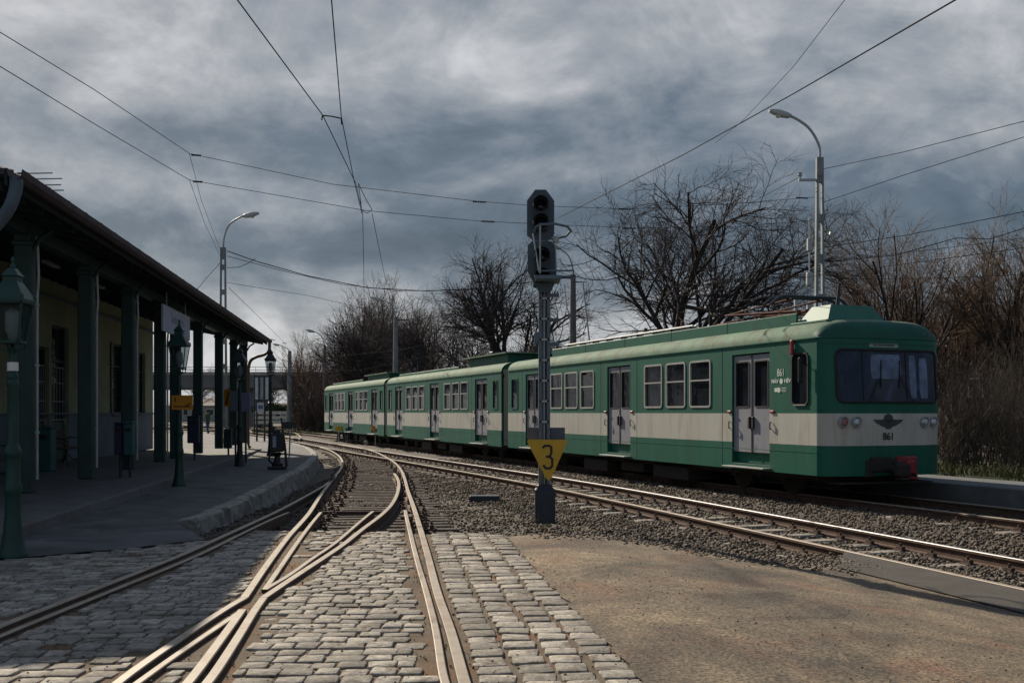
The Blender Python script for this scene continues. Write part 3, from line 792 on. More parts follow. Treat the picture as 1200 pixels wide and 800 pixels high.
def train_car(idx, root_name, label, front):
    t = thing(root_name, label, 'train carriage', group='carriages of the green and cream train')
    s_off = idx * (CL + GAP)
    t.location = TO + TD * s_off; t.rotation_euler = (0, 0, math.atan2(TA.y, TA.x))
    # ---- side walls with openings
    wins = list(WIN)
    narrow = (.27, .80, 1.87, 2.90) if front else (.38, .92, 1.84, 2.9)
    rear = (16.52, 17.15, 1.84, 2.9)
    opens = wins + [narrow, rear] + [(a, b, .60, 2.99) for a, b in DOORS]
    sb = sorted(set([0.0, CL] + [q for o in opens for q in o[:2]])); zb = sorted(set([ZB, Z1, Z2, 1.78, ZG] + [q for o in opens for q in o[2:]]))
    m = M()
    for side in (0, 1):
        v = 0 if side == 0 else WD
        for i in range(len(sb) - 1):
            for j in range(len(zb) - 1):
                sc, zc_ = (sb[i] + sb[i + 1]) / 2, (zb[j] + zb[j + 1]) / 2
                if any(o[0] < sc < o[1] and o[2] < zc_ < o[3] for o in opens): continue
                m.mi = 1 if Z1 < zc_ < Z2 else 0
                m.add([(v, sb[i], zb[j]), (v, sb[i + 1], zb[j]), (v, sb[i + 1], zb[j + 1]), (v, sb[i], zb[j + 1])], [(0, 1, 2, 3)])
        # reveals
        sg = 1 if side == 0 else -1
        for o in opens:
            dp = .10 * sg; m.mi = 0
            for (a, b) in (((o[0], o[2]), (o[1], o[2])), ((o[1], o[2]), (o[1], o[3])), ((o[1], o[3]), (o[0], o[3])), ((o[0], o[3]), (o[0], o[2]))):
                m.add([(v, a[0], a[1]), (v, b[0], b[1]), (v + dp, b[0], b[1]), (v + dp, a[0], a[1])], [(0, 1, 2, 3)])
    # rear end wall (and front end wall for the middle cars)
    ends = [CL] if front else [0.0, CL]
    for e in ends:
        for (a, b, mi) in ((ZB, Z1, 0), (Z1, Z2, 1), (Z2, ZG, 0)):
            m.mi = mi; m.add([(0, e, a), (WD, e, a), (WD, e, b), (0, e, b)], [(0, 1, 2, 3)])
        m.mi = 0; vs = [(WD * i / 16, e, ZG) for i in range(17)] + [(WD * i / 16, e, roof_h(WD * i / 16)) for i in range(17)]
        m.add(vs, [(i, i + 1, 18 + i, 17 + i) for i in range(16)])
    m.mi = 0; m.add([(0, 0, ZB), (WD, 0, ZB), (WD, CL, ZB), (0, CL, ZB)], [(0, 1, 2, 3)])
    if front:
        zr = [ZB, .8, Z1, 1.4, Z2, 1.95, 2.3, 2.7, 3.0, ZG]; nv = 41
        vvs = [WD * (.5 - .5 * math.cos(math.pi * i / (nv - 1))) for i in range(nv)]
        vs = [(v, nose(v, z), z) for z in zr for v in vvs]
        for j in range(len(zr) - 1):
            m.mi = 1 if Z1 <= zr[j] < Z2 - .01 else 0
            m.add([vs[j * nv + i] for i in range(nv)] + [vs[(j + 1) * nv + i] for i in range(nv)], [(i, i + 1, nv + i + 1, nv + i) for i in range(nv - 1)])
        m.mi = 0
        m.add([(v, nose(v, ZB), ZB) for v in vvs] + [(v, 0, ZB) for v in vvs], [(i, i + 1, nv + i + 1, nv + i) for i in range(nv - 1)])
    body = m.build('body', [MT['green'], MT['cream']], t, auto=35)
    # seam lines and rain gutter
    m = M()
    for v, sg in ((0, -1), (WD, 1)):
        m.box((v + sg * .012, CL / 2, ZG - .01), (.03, CL, .022)); m.box((v + sg * .002, CL / 2, .93), (.006, CL, .012))
    if front:
        pts = [Vector((v, nose(v, ZG) - .012, ZG - .01)) for v in [WD * (.5 - .5 * math.cos(math.pi * i / 30)) for i in range(31)]]
        m.tube(pts, .014, 6)
        m.tube([Vector((p.x, nose(p.x, 3.0) - .004, ZG - .13)) for p in pts], .006, 4)
    m.build('rain_gutter', MT['green'], t)
    m = M()
    for s_ in (3.42, 7.62, 9.84, 13.92, 16.1):
        for v, sg in ((0, -1), (WD, 1)):
            for z0_, z1_ in ((.94, 1.06), (.5, .92), (1.08, 1.69), (1.71, 3.17)): m.box((v + sg * .001, s_, (z0_ + z1_) / 2), (.004, .007, z1_ - z0_))
    m.build('panel_seams', MT['bellows'], t)
    # roof shell
    nv = 33; vvs = [WD * (.5 - .5 * math.cos(math.pi * i / (nv - 1))) for i in range(nv)]
    ds = [0, .015, .05, .1, .18, .28, .4] if front else [0]
    rows = []
    for d in ds:
        g_ = math.sqrt(max(0, 1 - (1 - min(1, d / .4)) ** 2)) if front else 1
        rows.append([(v, (nose(v, ZG) if front else 0) + d, ZG + (roof_h(v) - ZG) * g_) for v in vvs])
    for s_ in ([.75] if front else []) + list(np.arange(1.5, CL, 1.6)) + [CL]:
        rows.append([(v, s_, roof_h(v)) for v in vvs])
    m = M(); m.add([p for r_ in rows for p in r_], [(j * nv + i, j * nv + i + 1, (j + 1) * nv + i + 1, (j + 1) * nv + i) for j in range(len(rows) - 1) for i in range(nv - 1)])
    if front: m.m = [1 if (k // (nv - 1)) < 4 else 0 for k in range(len(m.f))]  # front rows darker: the shade over the nose is put into the roof colour
    m.build('roof', [MT['roofpaint'], MT['gear_and_nose_shade']], t, smooth=True)
    # windows on both sides
    for side in (0, 1):
        v = 0 if side == 0 else WD; ux_ = (0, -1, 0) if side == 0 else (0, 1, 0); sg = 1 if side == 0 else -1
        for (a, b, z0, z1) in wins + [rear] + ([] if front else [narrow]):
            cs, cz = (a + b) / 2, (z0 + z1) / 2; wd_, ht = b - a, z1 - z0
            narrow_w = wd_ < .8
            m = M(); m.mi = 1
            ring_mesh(m, wd_ + .02, ht + .02, .09, .045, .018, (v, cs, cz), ux_, (0, 0, 1))
            if not narrow_w: m.box((v - sg * .004, cs, z1 - .46), (.03, wd_ - .06, .035))
            fr = m.build('window', [MT['rubber'], MT['alu'] if not narrow_w else MT['green']], t)
            m = M()
            if not narrow_w:
                ajar = random.random() < .3
                m.box((v + sg * .03, cs, z1 - .22 - (.12 if ajar else 0)), (.012, wd_ - .02, .46)); m.box((v + sg * .045, cs, z0 + .30), (.012, wd_ - .02, .68))
            else: m.box((v + sg * .03, cs, cz), (.012, wd_ - .02, ht - .02))
            m.box((v + sg * .085, cs, cz), (.012, wd_, ht))
            m.build('pane', MT['glass'], fr)
        for (a, b) in DOORS:
            cs = (a + b) / 2; w2 = (b - a) / 2
            for k in (-1, 1):
                c_ = cs + k * w2 / 2; m = M()
                x0 = v + sg * .07
                m.mi = 0
                lw = w2 - .03; wl, wh, wz = lw - .20, .98, 2.33
                # leaf as a frame round its window
                m.box((x0, c_, (.86 + wz - wh / 2) / 2), (.05, lw, wz - wh / 2 - .86)); m.box((x0, c_, (2.96 + wz + wh / 2) / 2), (.05, lw, 2.96 - wz - wh / 2))
                for q in (-1, 1): m.box((x0, c_ + q * (lw / 2 - .05), wz), (.048, .10, wh))
                m.mi = 1; m.box((x0 - sg * .012, cs + k * .012, 1.9), (.05, .02, 2.1))
                d_ = m.build('door', [MT['door'], MT['rubber']], t)
                m = M(); m.mi = 0; m.box((x0 + sg * .008, c_, wz), (.012, wl + .02, wh + .02)); m.mi = 1
                ring_mesh(m, wl + .03, wh + .03, .06, .03, .012, (x0 - sg * .024, c_, wz), ux_, (0, 0, 1)); m.build('door_window', [MT['glass'], MT['rubber']], d_)
                m = M(); m.box((x0 - sg * .05, cs + k * .07, 1.50), (.05, .07, .26), bev=.012); m.build('door_handle', MT['rubber'], d_)
            m = M(); m.box((v + sg * .12, cs, .73), (.02, b - a, .30)); m.build('sill_panel', MT['green'], t)
            m = M(); m.box((v - sg * .07, cs, .535), (.30, b - a + .16, .035), bev=.01); m.box((v + sg * .02, cs, .58), (.03, b - a, .06)); m.build('step', MT['stepmetal'], t)
            for q, mm_ in ((a - .10, MT['red']), (b + .10, MT['red'])):
                m = M(); m.box((v - sg * .012, q, 1.735), (.03, .14, .05), bev=.008); m.build('door_lamp', mm_, t)
            for q in (a - .07, b + .07):
                m = M(); m.tube([(v - sg * .01, q, 1.36), (v - sg * .04, q, 1.38), (v - sg * .04, q, 1.50), (v - sg * .01, q, 1.52)], .014, 6); m.build('grab_handle', MT['rubber'], t)
        for (a, b) in ():
            m = M(); ring_mesh(m, b - a, .16, .015, .008, .004, (v, (a + b) / 2, .72), ux_, (0, 0, 1), 2); m.build('hatch', MT['green'], t)
    # under frame
    m = M()
    m.box((WD / 2, CL / 2, .42), (2.3, CL - .4, .12)); 
    for (s_, ln, h_, wv) in ((6.2, 1.8, .32, .7), (8.4, 1.3, .26, .6), (10.6, 1.6, .34, .75)):
        m.box((.55, s_, .36 - h_ / 2 + .02), (wv, ln, h_), bev=.02); m.box((WD - .55, s_ + .4, .36 - h_ / 2 + .02), (wv, ln, h_), bev=.02)
    m.tube([(1.4, 6.8, .22), (1.4, 8.4, .22)], .17, 12)
    m.build('underframe', MT['under'], t)
    for bs in (2.6, CL - 2.6):
        m = M()
        for v in (.48, WD - .48):
            m.box((v, bs, .44), (.10, 2.5, .14), bev=.02)
            for q in (-.95, .95): m.box((v - (.06 if v < 1 else -.06), bs + q, .40), (.16, .26, .24), bev=.03)
            m.lathe([(.09, -.14), (.09, .14)], 12, (v, bs, .44))
        m.box((WD / 2, bs, .42), (1.9, .3, .16)); bg_ = m.build('bogie', MT['under'], t)
        for q in (-.95, .95):
            rot = Matrix.Rotation(R(90), 3, 'Y')
            for v in (.65, WD - .65):
                m = M(); m.lathe([(.10, -.06), (.40, -.05), (.42, -.04), (.42, .05), (.445, .05), (.445, .065), (.36, .07), (.12, .05)], 28, (v, bs + q, .42), rot); m.build('wheel', MT['under'], bg_, auto=40)
            m = M(); m.tube([(.65, bs + q, .42), (WD - .65, bs + q, .42)], .07, 10); m.build('axle', MT['under'], bg_)
    # gangway to the next car
    if idx < 2:
        m = M()
        n_ = 12
        for i in range(n_):
            s_ = CL + .01 + i * (GAP - .02) / n_; inset = .22 if i % 2 else .14
            poly = rrect(WD - 2 * inset, 2.75, .25, 4)
            m.prism(poly, (GAP - .02) / n_ - .004, (WD / 2, s_, ZB + .08 + 2.75 / 2), (1, 0, 0), (0, 0, 1))
        m.build('gangway', MT['bellows'], t)
        m = M()
        for v in (.05, WD - .05):
            m = M(); m.box((v, CL + GAP / 2, ZB + 1.42), (.03, GAP - .03, 2.72)); m.build('gangway_skirt', MT['bellows'], t)
    return t
car1 = train_car(0, 'train_carriage', 'leading green and cream carriage numbered 861, nearest to the camera, with its windscreen and headlights', True)
car2 = train_car(1, 'train_carriage', 'middle green and cream carriage between the two dark gangways, behind the signal mast', False)
car3 = train_car(2, 'train_carriage', 'last and farthest green and cream carriage, its tail beside the yellow signs', False)
# ---- nose of the leading car
t = car1
def on_nose(v, z, d=0.0): return Vector((v, nose(v, z) - d, z))
def nose_patch(m, outline, zc_, vc, d, grid=None):
    """flat outline wrapped on the curved nose, thin"""
    n = len(outline)
    c = on_nose(vc, zc_, d); a = [on_nose(vc + p[0], zc_ + p[1], d) for p in outline]
    m.add([c] + a, [(0, 1 + i, 1 + (i + 1) % n) for i in range(n)])
def nose_rect(m, v0, v1, z0, z1, d, nv=24, nz=6, r=0.0):
    vs = []; fs = []
    for j in range(nz + 1):
        z = z0 + (z1 - z0) * j / nz
        e = min(z - z0, z1 - z); ins = 0 if e >= r or r == 0 else r - math.sqrt(max(0, r * r - (r - e) ** 2))
        for i in range(nv + 1): vs.append(on_nose(v0 + ins + (v1 - v0 - 2 * ins) * i / nv, z, d))
    for j in range(nz):
        for i in range(nv): fs.append((j * (nv + 1) + i, j * (nv + 1) + i + 1, (j + 1) * (nv + 1) + i + 1, (j + 1) * (nv + 1) + i))
    m.add(vs, fs)
WS = (.27, 2.68, 1.93, 2.93)
m = M(); nose_rect(m, *WS, .004, 40, 24, .12); ws = m.build('windscreen', MT['wsglass'], t, smooth=True)
def ws_ring(r, off):
    w_, h_ = WS[1] - WS[0] + 2 * off, WS[3] - WS[2] + 2 * off
    return [on_nose((WS[0] + WS[1]) / 2 + p[0], (WS[2] + WS[3]) / 2 + p[1], .016) for p in rrect(w_, h_, r + off, 8)]
pts = ws_ring(.12, .012)
# densify horizontals so the rubber follows the curve
dense = []
for i in range(len(pts)):
    a, b = pts[i], pts[(i + 1) % len(pts)]; n_ = max(1, int((b - a).length / .12))
    for k in range(n_):
        q = a.lerp(b, k / n_); dense.append(Vector((q.x, nose(q.x, q.z) - .012, q.z)))
m = M(); m.tube(dense + [dense[0]], .026, 6, cap=False); m.build('windscreen_seal', MT['rubber'], ws)
for v in (.82, 1.87):
    m = M(); m.tube([on_nose(v, z, .008) for z in (1.94, 2.2, 2.5, 2.8, 2.92)], .014, 6); m.build('mullion', MT['rubber'], ws)
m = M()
nose_rect(m, 1.02, 1.75, 2.38, 2.86, .0065, 8, 4, .03); nose_rect(m, 1.95, 2.12, 2.0, 2.85, .0065, 4, 4, .02); nose_rect(m, 2.2, 2.42, 2.0, 2.8, .0066, 4, 4, .02)  # bluish patches painted on the glass as its reflections
m.build('painted_cab_reflection', mat('painted_reflection_blue', (.10, .15, .26), .25, scale=4, var=.5), ws)
m = M()
for v0, v1 in ((.95, 1.25), (2.0, 1.7)):
    a = on_nose(v0, 1.93, .04); b = on_nose(v1, 2.45, .03); m.tube([a, b], .009, 5)
    c_ = on_nose(v1 - .02, 2.2, .022); m.tube([c_, on_nose(v1 + .02, 2.75, .02)], .012, 5)
m.build('wiper', MT['rubber'], ws)
m = M(); nose_rect(m, 1.00, 1.72, 3.0, 3.075, .008, 10, 2, .03); db = m.build('destination_board', mat('destination_blind', (.28, .33, .30), .5, var=.1), t)
text_mesh('H5 SZENTENDRE', .07, MT['black'], db, 'lettering', frame(on_nose(1.36, 3.04, .012), (1, 0, 0), (0, 0, 1)), sx=.95)
lens_m = mat('headlamp_glass', (.45, .47, .50), .15, metal=.6, var=.3, scale=20)
redlens = mat('tail_lamp_glass', (.30, .13, .13), .2, var=.3, scale=20)
for v, lm in ((.37, redlens), (.64, lens_m), (2.29, lens_m), (2.56, lens_m)):
    rot = Matrix.Rotation(R(90), 3, 'X')
    p = on_nose(v, 1.53, 0); sl = (nose(v + .02, 1.53) - nose(v - .02, 1.53)) / .04
    m = M(); m.lathe([(.112, -.02), (.112, .05), (.10, .062), (.085, .05), (.08, .03)], 24, p, rot); hd = m.build('headlight', MT['galv'], t, auto=40)
    m = M(); m.lathe([(.082, .02), (.08, .045), (.05, .058), (.0, .062)], 20, p, rot); m.build('lens', lm, hd, smooth=True)
# winged wheel badge
bm_ = M(); bc = (1.40, 1.51)
half = [(math.cos(R(a)) * .115, .07 + math.sin(R(a)) * .115) for a in range(0, 181, 15)]
nose_patch(bm_, half, bc[1], bc[0], .010)
for sg in (-1, 1):
    wing = [(0, .07), (.36, .07), (.33, .045), (.36, .045), (.28, .005), (.30, 0), (.20, -.035), (.21, -.045), (.10, -.07), (.06, -.11), (0, -.12)]
    wing = [(sg * a, b) for a, b in wing]
    if sg < 0: wing = wing[::-1]
    nose_patch(bm_, wing, bc[1], bc[0], .009 if sg > 0 else .0095)
bm_.build('winged_wheel_badge', mat('badge_grey', (.055, .06, .065), .5), t)
text_mesh('861', .20, MT['black'], t, 'fleet_number', frame(on_nose(1.40, 1.245, .012), (1, 0, 0), (0, 0, 1)), sx=.9, bold=.003)
# coupler and buffer beam bits
m = M(); m.box((1.20, -.36, .70), (.5, .20, .30), bev=.03); m.box((1.55, -.44, .66), (.22, .30, .22), bev=.04); m.tube([(1.4, -.3, .62), (1.4, -.75, .60)], .08, 10)
m.box((1.4, -.78, .60), (.32, .16, .26), bev=.04); m.box((.95, -.34, .62), (.18, .16, .34), bev=.02)
cp = m.build('coupler', MT['under'], t)
m = M(); m.box((1.80, -.40, .76), (.50, .22, .20), bev=.05); m.box((1.82, -.54, .64), (.24, .12, .30), bev=.05); m.tube([(1.65, -.38, .6), (1.70, -.6, .45), (1.9, -.6, .42), (2.05, -.4, .58)], .03, 8); m.box((1.62, -.52, .58), (.10, .1, .3), bev=.03)
m.build('cable_head', mat('faded_red_cover', (.22, .022, .03), .6, var=.4, scale=12, dirt=(.04, .02, .02), dscale=8), cp)
m = M(); m.box((1.4, -.12, .34), (2.2, .5, .03)); m.build('guard_plate', MT['under'], t)
# side cab window, mirror and markings on the visible side
for side, v in ((0, 0.0), (1, WD)):
    sg = 1 if side == 0 else -1; ux_ = (0, -1, 0) if side == 0 else (0, 1, 0)
    m = M(); m.mi = 0; m.box((v + sg * .03, .535, 2.385), (.012, .52, 1.02)); m.mi = 1; ring_mesh(m, .56, 1.06, .12, .035, .02, (v, .535, 2.385), ux_, (0, 0, 1)); m.mi = 2
    m.box((v - sg * .02, .53, 1.865), (.02, .40, .018)); m.build('cab_window', [MT['glass'], MT['rubber'], MT['alu']], t)
    m = M(); m.tube([(v, .72, 2.93), (v - sg * .06, .74, 3.12)], .02, 6); m.box((v - sg * .05, .74, 3.03), (.07, .09, .30), bev=.02); m.build('marker_lamp', mat('marker_red', (.25, .02, .03), .4, var=.2), t)
    m = M(); m.box((v - sg * .12, .36, 2.55), (.10, .08, .52), bev=.03); m.tube([(v, .4, 2.74), (v - sg * .12, .37, 2.72)], .012, 5); m.build('mirror', MT['rubber'], t)
lw = mat('white_lettering', (.62, .70, .64), .5, var=.08)
def sidetext(s, size, s_, z, sx=.9, bold=.002, par=car1): return text_mesh(s, size, lw, par, 'lettering', frame((-.004, s_, z), (0, -1, 0), (0, 0, 1)), sx=sx, bold=bold)
sidetext('861', .22, 1.18, 2.53, sx=.8)
sidetext('MÁV', .115, 1.385, 2.36, bold=.004, sx=1.05); sidetext('HÉV', .115, .95, 2.36, bold=.004, sx=1.05)
m = M(); m.prism([(.065, 0), (.03, .055), (-.03, .055), (-.065, 0), (-.03, -.055), (.03, -.055)], .003, (-.005, 1.165, 2.36), (0, -1, 0), (0, 0, 1)); m.build('emblem', lw, car1)
m = M(); m.prism(rrect(.17, .085, .03, 3), .003, (-.005, 1.32, 2.185), (0, -1, 0), (0, 0, 1)); m.prism([(math.cos(R(a)) * .055, math.sin(R(a)) * .055) for a in range(0, 360, 30)], .003, (-.009, 1.235, 2.18), (0, -1, 0), (0, 0, 1))
for z in (2.22, 2.185, 2.15): m.box((-.004, 1.07, z), (.003, .17 - .1 * abs(z - 2.2), .012))
m.build('emblem', lw, car1)
# roof gear of the leading car
def fairing(par, s0, s1, v0=.42, h=.30, name='roof_fairing', mt_=None):
    for v in (v0, WD - v0):
        m = M(); zz = roof_h(v) - .02
        k = int((s1 - s0) / 2.6)
        for i in range(k):
            a = s0 + (s1 - s0) * i / k; b = s0 + (s1 - s0) * (i + 1) / k
            m.box((v, (a + b) / 2, zz + h / 2), (.05, b - a - .012, h), bev=.008)
        m.build(name, mt_ or MT['green'], par)
fairing(car1, 1.2, 14.4, h=.26)
m = M(); m.box((WD / 2, 9.5, 3.66), (1.7, 7.0, .16), bev=.04); m.build('roof_box', MT['gear_and_nose_shade'], car1)
m = M()
for v in (.52, .62): m.tube([(v, s_, 3.86) for s_ in np.arange(5.6, 14.4, .8)], .03, 8)
m.build('roof_conduit', MT['white'], car1)
m = M()
for s_ in np.arange(5.7, 14.3, .95):
    m.box((.57, s_, 3.80), (.22, .05, .12), bev=.01)
m.build('conduit_clamps', MT['dark_steel'], car1)
for s_, hgt in ((6.3, .16), (8.3, .12)):
    m = M(); m.lathe([(.05, 0), (.07, .03), (.04, .05), (.07, .08), (.04, .10), (.06, .13), (.02, hgt)], 12, (.62, s_, 3.88)); m.build('insulator', MT['rust'], car1)
# folded pantograph
PZ = .16
m = M()
for s_ in (1.9, 4.6):
    m.tube([(.75, s_, 3.72), (2.05, s_, 3.72)], .035, 8)
for v in (.75, 2.05): m.tube([(v, 1.9, 3.72), (v, 4.6, 3.72)], .03, 8)
for v, s_ in ((.78, 1.9), (2.02, 1.9), (.78, 4.6), (2.02, 4.6)): m.lathe([(.05, 0), (.08, .02), (.05, .05), (.08, .08), (.05, .11)], 10, (v, s_, 3.60))
pg = m.build('pantograph', mat('pantograph_oxide', (.06, .028, .025), .8, var=.3), car1)
m = M()
for v, w_ in ((.8, .95), (2.0, 1.85)):
    m.tube([(v, 3.25, 3.76), (w_, 1.5, 3.88)], .028, 8); m.tube([(w_, 1.5, 3.88), (v + (.2 if v < 1 else -.2), 4.9, 4.06)], .03, 8); m.tube([(v + (.2 if v < 1 else -.2), 4.9, 4.06), (v + (.2 if v < 1 else -.2), 2.2, 4.2)], .024, 8)
    m.tube([(v, 3.3, 3.76), (w_, 5.2, 3.86)], .025, 8); m.tube([(w_, 5.2, 3.86), (v + (.3 if v < 1 else -.3), 2.6, 3.98)], .020, 8)
m.tube([(.9, 1.5, 3.88), (1.9, 1.5, 3.88)], .02, 6); m.tube([(.9, 5.2, 3.86), (1.9, 5.2, 3.86)], .02, 6)
m.build('pantograph_arm', mat('pantograph_red', (.085, .03, .025), .8, var=.3, spec=.15), pg)
m = M()
for s_ in (3.0, 3.28):
    m.tube([(.38, s_ - .9, 4.05), (.58, s_ - .9, 4.20), (.75, s_ - .9, 4.24), (2.05, s_ - .9, 4.24), (2.22, s_ - .9, 4.20), (2.42, s_ - .9, 4.05)], .036, 8)
m.build('contact_strip', MT['dark_steel'], pg)
# headlamp hood box on the roof
m = M()
def frustum(m, c, d0, d1, h):
    x, y, z = c; a, b = d0[0] / 2, d0[1] / 2; e, f = d1[0] / 2, d1[1] / 2
    m.add([(x - a, y - b, z), (x + a, y - b, z), (x + a, y + b, z), (x - a, y + b, z), (x - e, y - f, z + h), (x + e, y - f, z + h), (x + e, y + f, z + h), (x - e, y + f, z + h)],
          [(0, 3, 2, 1), (4, 5, 6, 7), (0, 1, 5, 4), (1, 2, 6, 5), (2, 3, 7, 6), (3, 0, 4, 7)])
frustum(m, (1.15, .72, 3.53), (1.45, 1.0, 0), (1.0, .62, 0), .36); m.box((1.15, .72, 3.54), (1.65, 1.2, .05), bev=.01)
m.build('roof_hood', mat('hood_green', (.035, .15, .11), .6, var=.1, dirt=(.10, .17, .13), dscale=2), car1)
m = M(); m.tube([(.95, .62, 3.7), (.97, .55, 4.33)], [.045, .03], 8); m.build('antenna', MT['dark_steel'], car1)
m = M(); m.box((.9, 1.55, 3.62), (.5, .3, .12), bev=.02); m.tube([(.7, 1.45, 3.66), (.7, 2.1, 3.66)], .02, 6); m.build('roof_conduit', MT['dark_steel'], car1)
# roof gear of the other cars
def roof_hatch(par, s0, s1, z=3.93, v0=.30, v1=2.5):
    m = M(); m.mi = 0; m.box(((v0 + v1) / 2, (s0 + s1) / 2, 3.68), (v1 - v0 - .35, s1 - s0 - .4, .38), bev=.02); m.mi = 1
    m.add([(v0, s0, z - .05), (v1, s0, z - .05), (v1, s1, z - .05), (v0, s1, z - .05), (v0, s0, z), (v1, s0, z), (v1, s1, z), (v0, s1, z)], [(0, 3, 2, 1), (4, 5, 6, 7), (0, 1, 5, 4), (1, 2, 6, 5), (2, 3, 7, 6), (3, 0, 4, 7)])
    m.build('roof_housing', [MT['gear_and_nose_shade'], MT['roofpaint']], par)
roof_hatch(car2, .4, 5.6); fairing(car2, 6.4, 16.5, h=.12)
roof_hatch(car3, .6, 6.2, 3.86); fairing(car3, 7, 16.5, h=.14)
m = M(); m.box((.9, 2.9, 4.0), (.6, .35, .14), bev=.02); m.build('roof_vent', MT['dark_steel'], car2)

# ================================================================== signal
S0 = G(637, 607); S0 = Vector((S0.x + .01, S0.y, S0.z - .03))
sgn = thing('railway_signal', 'tall blue-grey two-headed railway signal standing in the ballast before the train', 'railway signal', S0)
zs = lambda py: HC - (py - HY) / F * S0.y - S0.z
def sx(px): return (px - 600) / F * S0.y - S0.x
m = M(); m.box((sx(638.5), 0, .22), (.29, .30, .50), bev=.02); m.box((sx(638.5), 0, .49), (.22, .24, .08), bev=.02); m.build('base', MT['dark_steel'], sgn)
m = M()
xl, xr = sx(633), sx(642.5)
for x in (xl, xr): m.box((x, 0, (zs(335) + .45) / 2), (.05, .13, zs(335) - .45), bev=.006)
m.box(((xl + xr) / 2, .045, (zs(335) + .45) / 2), (xr - xl, .02, zs(335) - .45))
m.build('mast', MT['grey_steel'], sgn, )
m = M(); m.tube([((xl + xr) / 2 + .005, -.02, .5), ((xl + xr) / 2, -.03, 2.2), ((xl + xr) / 2 + .01, -.02, zs(340))], .012, 6); m.tube([((xl + xr) / 2 - .02, -.01, .35), ((xl + xr) / 2 - .015, -.02, zs(345))], .010, 6); m.build('cable', MT['galv'], sgn)
m = M()
for py in np.arange(350, 500, 24): m.box(((xl + xr) / 2, -.055, zs(py)), (.13, .02, .03))
m.build('clamps', MT['galv'], sgn)
for py in (346, 375, 403):
    m = M(); m.box((sx(649), 0, zs(py)), (.15, .10, .045), bev=.005); m.box((sx(653), 0, zs(py) + .02), (.03, .12, .05)); m.build('step', MT['grey_steel'], sgn)
m = M(); m.box((sx(629), -.02, zs(396)), (.07, .10, .17), bev=.01); m.build('junction_box', MT['grey_steel'], sgn)
def head(z0, z1, x0, x1, cut, top=True):
    w_ = x1 - x0; c_ = (x0 + x1) / 2; h_ = z1 - z0
    p = [(-w_ / 2, -h_ / 2 + cut * .5), (-w_ * .28, -h_ / 2), (w_ * .28, -h_ / 2), (w_ / 2, -h_ / 2 + cut * .5), (w_ / 2, h_ / 2 - cut), (w_ * .2, h_ / 2), (-w_ * .2, h_ / 2), (-w_ / 2, h_ / 2 - cut)]
    if not top: p = [(-w_ / 2, -h_ / 2 + cut), (-w_ * .1, -h_ / 2), (w_ * .3, -h_ / 2), (w_ / 2, -h_ / 2 + cut * .6), (w_ / 2, h_ / 2 - .08), (w_ * .3, h_ / 2), (-w_ * .35, h_ / 2), (-w_ / 2, h_ / 2 - .08)]
    m = M(); m.prism(p, .03, (c_, -.16, (z0 + z1) / 2)); hd = m.build('backplate', MT['signalblue'], sgn)
    m = M(); m.box((c_, -.08, (z0 + z1) / 2), (w_ * .60, .12, h_ * .80), bev=.02); m.build('lamp_housing', MT['dark_steel'], hd)
    m = M(); m.box((c_, -.20, (z0 + z1) / 2), (w_ * .52, .05, h_ * .66), bev=.02); m.build('lamp_door', MT['dark_steel'], hd)
    for q in ((.68, .34) if top else (.70, .30)):
        zc_ = z0 + h_ * q; rot = Matrix.Rotation(R(90), 3, 'X')
        m = M(); pr = [(.10, .0), (.115, .0), (.115, .16), (.105, .16), (.100, .02)]
        m.lathe([(.085, .02), (.075, .045), (.0, .055)], 20, (c_, -.21, zc_), rot); ln = m.build('lens', MT['lens'], hd, smooth=True)
        vs = []; fs = []; n_ = 18
        for i in range(n_ + 1):
            a = R(-20 + 220 * i / n_)
            for rr, yy in ((.105, -.215), (.115, -.215), (.115, -.40 + .06 * abs(i / n_ - .5)), (.105, -.40 + .06 * abs(i / n_ - .5))):
                vs.append((c_ + rr * math.cos(a), yy, zc_ + rr * math.sin(a)))
        for i in range(n_):
            for j in range(4): fs.append((i * 4 + j, i * 4 + (j + 1) % 4, (i + 1) * 4 + (j + 1) % 4, (i + 1) * 4 + j))
        m = M(); m.add(vs, fs); m.build('visor', MT['dark_steel'], ln)
    return hd
head(zs(284), zs(225), sx(617.3), sx(649), .16); head(zs(344), zs(284.5), sx(618), sx(651.5), .30, False)
m = M()
zz = zs(269); m.tube([(sx(628), -.40, zz - .03), (sx(632), -.42, zz), (sx(650), -.40, zz + .01), (sx(664), -.25, zz), (sx(669), .0, zz - .02), (sx(664), .22, zz - .06), (sx(650), .28, zz - .09), (sx(640), .2, zz - .1)], .018, 8)
m.tube([(sx(628), -.40, zz - .03), (sx(626), -.3, zz - .08), (sx(628), -.15, zz - .1)], .018, 8)
m.build('guard_hoop', MT['grey_steel'], sgn)
m = M()
m.tube([(sx(624), -.32, zs(278)), (sx(631), -.42, zs(323))], .012, 6); m.tube([(sx(632), -.42, zs(268)), (sx(632), -.42, zs(325))], .013, 6); m.tube([(sx(650), -.28, zs(288)), (sx(651), -.32, zs(322))], .010, 6)
m.build('ladder_stay', MT['galv'], sgn)
m = M(); m.box((sx(641), -.18, zs(331)), (.36, .50, .03), bev=.005); m.box((sx(641), -.44, zs(329)), (.38, .03, .05)); m.tube([(sx(632), -.42, zs(322)), (sx(670), -.36, zs(321)), (sx(672), 0, zs(322))], .014, 6); m.tube([(sx(645), -.42, zs(328)), (sx(668), -.36, zs(328))], .016, 6)
m.build('platform', MT['grey_steel'], sgn)
m = M(); m.lathe([(.0, -.05), (.045, -.04), (.05, 0), (.04, .05), (0, .06)], 10, (sx(650.5), -.2, zs(284))); m.build('bracket_knob', MT['galv'], sgn)
